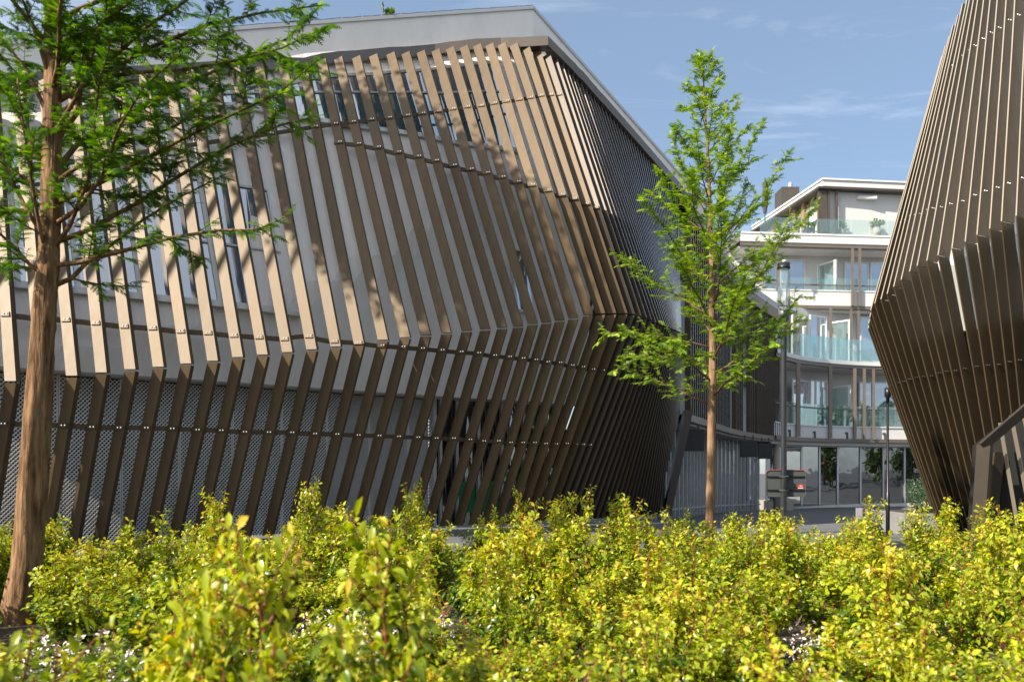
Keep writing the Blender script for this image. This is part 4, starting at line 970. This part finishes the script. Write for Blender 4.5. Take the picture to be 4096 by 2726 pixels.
# ------------------------------------------------------------------ large conifer at the left
fx = 1.7386
D1 = 8.8
tp = [(38, 1440), (62, 1300), (80, 1050), (95, 820), (104, 690), (113, 600), (118, 480), (120, 350), (121, 200), (120, 40), (118, -200), (116, -480), (116, -760)]
tr = [.19, .152, .135, .122, .118, .108, .10, .095, .085, .075, .062, .042, .02]
tpts = [P(u * fx, v * fx, D1) for u, v in tp]
T1 = Tree(11, .110, .030)
def img_branch(T, pts, dz, r0, nsub, sub):
    n = len(pts); q = [P(u * fx, v * fx, D1 + dz * (k / (n - 1))) for k, (u, v) in enumerate(pts)]; T.limb(q, r0, nsub, sub)
for pts, dz, r0, ns, sb_ in (
    ([(112, 612), (180, 604), (290, 575), (400, 545), (500, 530), (590, 528), (645, 505)], -.4, .030, 14, .75),
    ([(128, 655), (165, 640), (205, 598), (260, 560), (330, 505), (420, 450), (520, 400)], .5, .032, 15, .9),
    ([(122, 560), (200, 530), (310, 470), (420, 400), (530, 335), (640, 290), (735, 265)], .3, .034, 16, 1.0),
    ([(120, 470), (190, 440), (290, 390), (400, 330), (520, 270), (640, 215), (740, 130)], -.5, .034, 17, 1.0),
    ([(122, 330), (175, 260), (188, 185), (240, 150), (340, 60), (425, 5), (500, -60)], .2, .040, 15, 1.0),
    ([(188, 190), (300, 168), (420, 160), (540, 140), (650, 110), (755, 60)], -.2, .026, 16, .95),
    ([(122, 240), (230, 175), (345, 110), (470, 60), (600, 30), (740, 12)], .7, .032, 16, 1.0),
    ([(121, 400), (180, 330), (270, 280), (390, 215), (520, 150), (660, 90), (730, 20)], .9, .032, 16, 1.0),
    ([(116, 640), (70, 610), (25, 560), (-20, 520), (-80, 500)], -.3, .030, 10, .8),
    ([(110, 560), (60, 480), (20, 400), (-15, 300), (-60, 220)], .3, .030, 12, .9),
    ([(118, 420), (70, 330), (40, 250), (0, 180), (-60, 100)], -.2, .032, 12, .9),
    ([(118, 280), (75, 190), (30, 120), (-20, 60)], .4, .03, 12, .9),
    ([(120, 200), (90, 100), (60, 20), (30, -60)], -.4, .028, 12, .9),
    ([(121, 180), (190, 90), (280, 20), (380, -60)], -.6, .03, 13, .9),
    ([(120, 520), (180, 480), (240, 400), (270, 300), (330, 200), (420, 120)], -.9, .03, 15, .9),
    ([(118, 580), (160, 520), (200, 420), (215, 300), (230, 180), (260, 80)], -.6, .028, 14, .8),
    ([(112, 600), (90, 520), (70, 400), (55, 300), (40, 180)], -.7, .026, 12, .8)):
    img_branch(T1, pts, dz, r0, int(ns * .85), sb_ * .85)
r1 = random.Random(5); az = 0
for k in range(20):
    f = k / 20; z = lerp(4.6, 9.6, f); az += 2.4
    if math.sin(az) < -.75 and z < 6.0: az += 1.2
    base = tpts[min(len(tpts) - 2, int(lerp(4, 11, f)))].copy(); base.z = z
    base.x = tpts[6].x; el = R(lerp(28, 52, f)); L_ = lerp(2.7, 1.7, f) * r1.uniform(.8, 1.1)
    d = Vector((math.cos(az) * math.cos(el), math.sin(az) * math.cos(el), math.sin(el)))
    T1.limb(wander(r1, base, d, L_, 7, .08, .02), .028, 12, .75)
T1.done('conifer_tree', (tpts[0].x, D1, 0), 'large feathery conifer at the left with leaning shaggy brown trunk and dark green crown', 'tree', [M['bark'], M['twig']], M['needle'], None, rough_trunk([tpts[0] - Vector((.02, 0, .25))] + tpts, [.22] + tr, 3, 40, 14))
# ------------------------------------------------------------------ young conifer in the middle
D2 = 14.4
tp = [(2838, 2240), (2842, 1990), (2846, 1700), (2850, 1553), (2848, 1300), (2846, 1043), (2838, 800), (2829, 571), (2818, 400), (2810, 226)]
tr = [.088, .078, .074, .070, .056, .044, .034, .024, .014, .006]
tpts2 = [P(u, v, D2) for u, v in tp]
T2 = Tree(23, .104, .029)
r2 = random.Random(9); az = .4
for k in range(58):
    f = k / 57; z = lerp(2.85, 9.0, f ** .9); az += 2.39996
    vv = V0 - (z - EYE) / D2 * FPX; base = P(interp(vv, [226, 400, 571, 800, 1043, 1300, 1553, 1990], [2810, 2818, 2829, 2838, 2846, 2848, 2850, 2842]), vv, D2)
    env = interp(z, [2.8, 3.4, 4.6, 6.2, 7.4, 8.3, 9.1], [2.2, 2.45, 2.2, 1.3, .74, .42, .18]); el = R(interp(z, [2.8, 3.6, 5, 7, 9], [22, 30, 42, 48, 50]) + r2.uniform(-8, 8))
    L_ = env * r2.uniform(.78, 1.12) / max(.75, math.cos(el) + .12); d = Vector((math.cos(az) * math.cos(el), math.sin(az) * math.cos(el), math.sin(el)))
    T2.limb(wander(r2, base, d, L_, 6, .09, -.01), lerp(.020, .008, f), max(4, int(L_ / lerp(.085, .17, f ** .8))), lerp(.58, .26, f))
T2.fronds([tpts2[-2], tpts2[-1]], .8)
T2.done('conifer_tree', (tpts2[0].x, D2, 0), 'slender young conifer in front of the wing, bright green conical crown, thin bare trunk', 'tree', [M['bark_far'], M['twig']], M['needle_far'], None, rough_trunk(tpts2, tr, 8, 20, 10), TUFT)

# ------------------------------------------------------------------ dogwood shrubs
def shrub_mesh(seed, tall=1.0, wide=.42, nst=11, nl=1500):
    r = random.Random(seed); wood = MB(); pos, dr_, up, sz, ti = [], [], [], [], []
    stems = []
    for k in range(nst):
        a = r.uniform(0, 6.28); q = r.random() ** .6 * wide; h = tall * r.choice((r.uniform(.5, .8), r.uniform(.75, 1.08))) * (1 - .2 * (q / wide))
        p0 = Vector((math.cos(a) * q * .35, math.sin(a) * q * .35, 0)); p1 = Vector((math.cos(a) * q, math.sin(a) * q, h))
        mid = p0.lerp(p1, .5) + Vector((math.cos(a), math.sin(a), 0)) * .04 + rv(r, .03)
        pts = [p0, p0.lerp(mid, .6) + rv(r, .01), mid, mid.lerp(p1, .55) + rv(r, .02), p1]; wood.tube(pts, [.011, .010, .008, .006, .003], 5); stems.append(pts)
        for j in range(6):
            t = r.uniform(.25, .95); p, d = pt_at(pts, t); v = (d * .7 + Vector((r.gauss(0, 1), r.gauss(0, 1), r.uniform(0, .6)))).normalized(); L = r.uniform(.14, .34)
            q2 = wander(r, p, v, L, 3, .12, .12); wood.tube(q2, [.005, .004, .003, .003], 4, cap=False); stems.append(q2)
    lens = [sum((s[k + 1] - s[k]).length for k in range(len(s) - 1)) for s in stems]; tot = sum(lens)
    for s, L in zip(stems, lens):
        n = max(8, int(nl * L / tot)); ga = r.random() * 6
        for k in range(n):
            t = r.random() ** .75 if L > .4 else lerp(.1, 1, (k + .5) / n); t = min(.999, t); p, d = pt_at(s, t); ga += 1.57 + r.uniform(-.4, .4)
            if p.z < .08: continue
            a = d.cross(Vector((.3, .2, .9))); a.normalize(); b = d.cross(a)
            v = (a * math.cos(ga) + b * math.sin(ga) + d * r.uniform(.0, .9) + Vector((0, 0, r.uniform(-.35, .25)))).normalized()
            tipk = max(0, t - .8) * 5 if p.z > tall * .55 else 0
            pos.append(p + v * r.uniform(.0, .035) + rv(r, .012)); dr_.append(v); up.append(Vector((0, 0, 1)) + rv(r, .45)); sz.append(lerp(.070, .044, tipk) * r.uniform(.45, 1.2))
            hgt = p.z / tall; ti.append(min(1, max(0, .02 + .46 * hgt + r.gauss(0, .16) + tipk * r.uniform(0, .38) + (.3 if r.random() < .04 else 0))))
    V, F, t = scatter(LEAF, pos, dr_, up, sz, ti); return V, F, t, wood
SHL = 'leafy yellow-green dogwood shrub with red stems among the others in the planting bed'
protos = []
for k in range(8):
    V, F, t, wood = shrub_mesh(100 + k, 1.0, .25 + .04 * (k % 3), 6 + k % 4, 1650)
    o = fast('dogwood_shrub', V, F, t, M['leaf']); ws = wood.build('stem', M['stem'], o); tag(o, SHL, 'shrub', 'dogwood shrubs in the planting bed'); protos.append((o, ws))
rs = random.Random(4); placed = []; cnt = 0
def in_gap(x, y):
    for gx, gy, ga, gb in ((-1.35, 7.0, .95, .75), (-3.5, 6.0, .7, .6), (6.9, 10.2, .6, .8), (2.6, 6.6, .35, .5), (4.2, 5.0, .3, .5), (-.3, 9.6, .4, .4)):
        if ((x - gx) / ga) ** 2 + ((y - gy) / gb) ** 2 < 1: return True
    u = U0 + FPX * x / y
    if (1350 < u < 1550 and 4.9 < y < 7.8) or (260 < u < 560 and 4.5 < y < 6.6): return True
    return (x - tpts[0].x) ** 2 + (y - D1) ** 2 < .2 or (abs(x + .61 * y) < .34 and 6.2 < y < 8.9)
cand = []
y = 2.9
while y < 13.35:
    x = -.66 * y - .6
    while x < .66 * y + .9:
        px, py = x + rs.uniform(-.2, .2), y + rs.uniform(-.2, .2)
        edge = interp(py, [10.2, 11.0, 12.0, 13.4], [-8, -6.6, -4.5, -1.6])
        if px > edge - (9 if py < 10.2 else 0) and py < 13.35 and not in_gap(px, py): cand.append((px, py))
        x += .60 + .012 * y
    y += .50 + .012 * y
def spare(o, ws, x, y, s, rz, sz=None, label=None, group=None):
    global cnt
    c = o if cnt_used.setdefault(o.name, 0) == 0 else o.copy()
    if c is not o:
        C.objects.link(c); w2 = ws.copy(); C.objects.link(w2); w2.parent = c
    cnt_used[o.name] += 1
    c.location = (x, y, .03); c.scale = (s, s, sz or s); c.rotation_euler = (rs.gauss(0, .05), rs.gauss(0, .05), rz)
    if label: c['label'] = label
    if group is None and label: 
        if 'group' in c: del c['group']
    cnt += 1; return c
cnt_used = {}
rs.shuffle(cand); cand = cand[:285]
for k, (x, y) in enumerate(cand):
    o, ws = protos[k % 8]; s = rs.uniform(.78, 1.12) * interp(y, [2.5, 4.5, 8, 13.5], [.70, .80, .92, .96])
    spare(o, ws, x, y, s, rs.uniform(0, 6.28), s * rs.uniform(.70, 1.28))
# taller shoots that stand out against the building
for (u, v, d, lab) in ((1262, 1962, 11.6, 'tall narrow dogwood shoot left of centre, rising in front of the mesh wall'), (1696, 1958, 12.6, 'tall dogwood shoot rising where the mesh wall meets the dark shop glazing'),
                       (2110, 1985, 13.0, 'tall leafy dogwood shoot below the corner of the louvred building'), (300, 2055, 10.0, 'upright leafy dogwood just right of the leaning conifer trunk'),
                       (845, 2000, 11.0, 'tall dogwood clump against the left part of the mesh wall'), (3660, 2050, 11.5, 'dogwood shoot with orange tips in front of the grey planter'),
                       (3990, 2068, 11.0, 'large orange-tipped dogwood in front of the gateway frame'), (3120, 2062, 12.4, 'bushy dogwood below the road sign'), (1660, 2190, 3.3, 'near blurred dogwood with big leaves left of centre'),
                       (780, 2230, 3.6, 'near dark green dogwood clump lower left, out of focus'), (40, 2470, 2.7, 'blurred near dogwood in the bottom left corner'), (1010, 2150, 3.0, 'tallest near dogwood left of centre, with one big blurred leafy tip')):
    p = P(u, v, d); o, ws = protos[rs.randrange(8)]; h = p.z
    spare(o, ws, p.x, d, .80 if d > 5 else .8, rs.uniform(0, 6), h / 1.0, lab)
# white-flowering ground cover in the gaps
pos, dr_, up, sz, ti = [], [], [], [], []; fp, fd, fu, fs = [], [], [], []
for gx, gy, ga, gb, n in ((-1.25, 6.6, .8, 1.7, 2600), (-3.3, 5.8, 1.0, 1.3, 1700), (6.9, 10.2, .7, .9, 1000), (2.6, 6.6, .4, .6, 350), (4.2, 5.0, .4, .6, 300), (0, 8, 7, 5, 5200)):
    for k in range(n):
        a = rs.uniform(0, 6.28); q = math.sqrt(rs.random()); p = Vector((gx + math.cos(a) * q * ga, gy + math.sin(a) * q * gb, rs.uniform(.05, .30)))
        if not (2.5 < p.y < 13): continue
        pos.append(p); dr_.append(Vector((rs.gauss(0, 1), rs.gauss(0, 1), rs.uniform(-.2, .5)))); up.append(Vector((0, 0, 1)) + rv(rs, .4)); sz.append(rs.uniform(.035, .07)); ti.append(rs.random())
        if ga < 2 and rs.random() < .30:
            for j in range(4): fp.append(p + Vector((0, 0, .08)) + rv(rs, .014)); fd.append(rv(rs, 1)); fu.append(Vector((0, 0, 1)) + rv(rs, .5)); fs.append(rs.uniform(.022, .042))
V, F, t = scatter(LEAF, pos, dr_, up, sz, ti); o = fast('ground_cover', V, F, t, M['cover']); tag(o, 'low leafy ground cover between the dogwoods', 'ground cover', kind='stuff')
V, F, t = scatter(LEAF, fp, fd, fu, fs, [0] * len(fp)); o = fast('white_blossom', V, F, t, M['petal']); tag(o, 'small white blossoms on the low ground cover', 'flowers', kind='stuff')

# ------------------------------------------------------------------ clipped bush in its planter, right of the plaza
def ball_bush(c, rx, rz_, n, label, seed, mname='boxleaf', size=.05, name='clipped_bush'):
    r = random.Random(seed); e = empty(name, c - Vector((0, 0, rz_)), label, 'bush'); pos, dd_, uu_, ss, tt = [], [], [], [], []
    for k in range(n):
        v = rv(r, 1).normalized(); q = r.uniform(.72, 1.05) * (1 + .10 * math.sin(5 * v.x + seed) * math.cos(4 * v.z)); pos.append(c + Vector((v.x * rx, v.y * rx, v.z * rz_)) * q); dd_.append(v + rv(r, .6)); uu_.append(v + rv(r, .5)); ss.append(size * r.uniform(.6, 1.3)); tt.append(r.random())
    V, F, t = scatter(LEAF, pos, dd_, uu_, ss, tt); fast('foliage', V, F, t, M[mname], e); w = MB(); w.tube([c - Vector((0, 0, rz_)), c + Vector((0, 0, rz_ * .3))], [.05, .02], 6); w.build('stem', M['twig'], e); return e
pb = P(3704, 1996, 24.5); ball_bush(pb, .46, .40, 2600, 'round clipped grey-green bush in the concrete planter beside the right building', 5)
pl_ = empty('planter', (pb.x + .5, 24.6, gz(24.6)), 'low grey concrete planter holding the clipped bush beside the right building', 'planter')
x0, x1 = P(3618, 0, 23.2).x, P(3960, 0, 23.2).x
zt_ = pb.z - .36; zb_ = gz(24)
m_ = MB(); m_.span((x0, 23.2, zb_), (x1, 23.36, zt_)); m_.build('front_wall', M['concrete'], pl_)
m_ = MB(); m_.span((x0, 23.364, zb_), (x0 + .16, 26.5, zt_ + .002)); m_.build('side_wall', M['concrete'], pl_)
m_ = MB(); m_.span((x0 + .164, 23.364, zb_), (x1, 26.5, zt_ - .06)); m_.build('soil', M['soil'], pl_)
hb_ = P(3690, 1945, 38); ball_bush(Vector((hb_.x + .6, 38, hb_.z - .2)), 1.3, .7, 2500, 'low dark hedge at the far shopfront, behind the clipped bush', 9, 'boxleaf', .10, 'hedge')
# weed on the roof edge
rwd = P(1555, 62, FIN[21]['T'].y + .6); e = empty('roof_weed', rwd, 'small green weed growing on the roof edge of the louvred building', 'plant'); pos, dd_, uu_, ss, tt = [], [], [], [], []
stm = MB()
for k in range(9):
    d = Vector((rs.gauss(0, .5), rs.gauss(0, .3), 1)).normalized(); L_ = rs.uniform(.14, .30); q = wander(rs, rwd + Vector((rs.uniform(-.25, .25), 0, 0)), d, L_, 3, .1); stm.tube(q, [.006, .005, .004, .003], 4)
    for j in range(9): p, dd2 = pt_at(q, rs.uniform(.2, .99)); pos.append(p); dd_.append(dd2 + rv(rs, .7)); uu_.append(rv(rs, 1)); ss.append(rs.uniform(.08, .15)); tt.append(rs.uniform(.2, .7))
V, F, t = scatter(LEAF, pos, dd_, uu_, ss, tt); fast('foliage', V, F, t, M['cover'], e); stm.build('stem', M['twig'], e)
# potted plants on the terrace
for u, v0, mm, lab, s in ((3362, 934, 'pot', 'beige pot with a small plant on the roof terrace between two dark posts', 1.0), (3250, 934, 'pink', 'small pink pot with green plant beside the terrace corner post', .6), (3508, 940, 'pot', 'bushy green plant with pale flowers behind the terrace glass at right', 1.1)):
    a = P(u, v0, 67.0); e = empty('potted_plant', (a.x, 67.0, z4t), lab, 'potted plant', 'potted plants on the terrace')
    MB().tube([(a.x, 67, z4t), (a.x, 67, z4t + .95 * s)], [.24 * s, .32 * s], 14).build('pot', M[mm], e, True); pos, dd_, uu_, ss, tt = [], [], [], [], []
    for k in range(120): v = rv(rs, 1).normalized(); v.z = abs(v.z); pos.append(Vector((a.x, 67, z4t + 1.1 * s)) + v * rs.uniform(.1, .5) * s); dd_.append(v + rv(rs, .4)); uu_.append(rv(rs, 1)); ss.append(.2 * s); tt.append(rs.random())
    V, F, t = scatter(LEAF, pos, dd_, uu_, ss, tt); fast('plant', V, F, t, M['cover'], e)
# ------------------------------------------------------------------ trees behind the viewer (seen in the glass) and the tall tree that shades the corner
def big_tree(x, y, h, rad, n, label, seed, zlow=.35, group=None, lm='woodleaf', size=.3):
    r = random.Random(seed); e = empty('broadleaf_tree', (x, y, 0), label, 'tree', group); w = MB(); w.tube([(x, y, 0), (x + .1, y, h * .4), (x, y + .1, h * .8)], [rad * .09, rad * .07, .03], 9)
    w.build('trunk', M['bark'], e, True); pos, dd_, uu_, ss, tt = [], [], [], [], []
    cl = [(Vector((x, y, lerp(h * zlow, h * .97, r.random()))) + Vector((r.gauss(0, .42), r.gauss(0, .42), 0)) * rad, rad * r.uniform(.22, .42)) for _ in range(26)]
    for k in range(n):
        c, q = cl[k % 26]; v = rv(r, 1).normalized(); pos.append(c + v * q * r.random() ** .4); dd_.append(v + rv(r, .6)); uu_.append(rv(r, .5) + Vector((0, 0, 1))); ss.append(size * r.uniform(.6, 1.3)); tt.append(r.random())
    V, F, t = scatter(LEAF, pos, dd_, uu_, ss, tt); fast('crown', V, F, t, M[lm], e); return e
for k in range(26):
    x, y = (-20 + k * 5.6 + rnd.uniform(-1.5, 1.5), (-33 if k % 2 else -40) + rnd.uniform(-3, 3)) if k < 12 else (66 + (k % 2) * 9 + rnd.uniform(-2, 2), 54 - (k - 12) * 6.2)
    big_tree(x, y, rnd.uniform(9, 13), rnd.uniform(3.2, 4.4), 1600, 'broadleaf tree in the rows outside the frame, seen only as reflections in the glass', 40 + k, .06, 'trees outside the frame', size=.75)

for k, (x, y, zt_) in enumerate(((-16.4, 12.9, 25.4), (-14.3, 15.2, 24.6))):
    e = empty('poplar_tree', (x, y, 0), 'tall broadleaf tree out of frame at the left, shading the louvres', 'tree', 'tall trees out of frame')
    r = random.Random(70 + k); w = MB(); w.tube([(x, y, 0), (x + .1, y, 12), (x, y, zt_ - 1)], [.14, .10, .03], 10); w.build('trunk', M['bark'], e, True)
    pos, dd_, uu_, ss, tt = [], [], [], [], []
    for j in range(5600):
        q = Vector((x, y, zt_ - 3.2)) + Vector((r.gauss(0, .75), r.gauss(0, .75), 0)); q.z += r.uniform(-2.6, 3.0) ; v = rv(r, 1).normalized()
        pos.append(q); dd_.append(v); uu_.append(rv(r, .8) + Vector((0, 0, 1))); ss.append(.30 * r.uniform(.6, 1.3)); tt.append(r.random())
    V, F, t = scatter(LEAF, pos, dd_, uu_, ss, tt); fast('crown', V, F, t, M['woodleaf'], e)
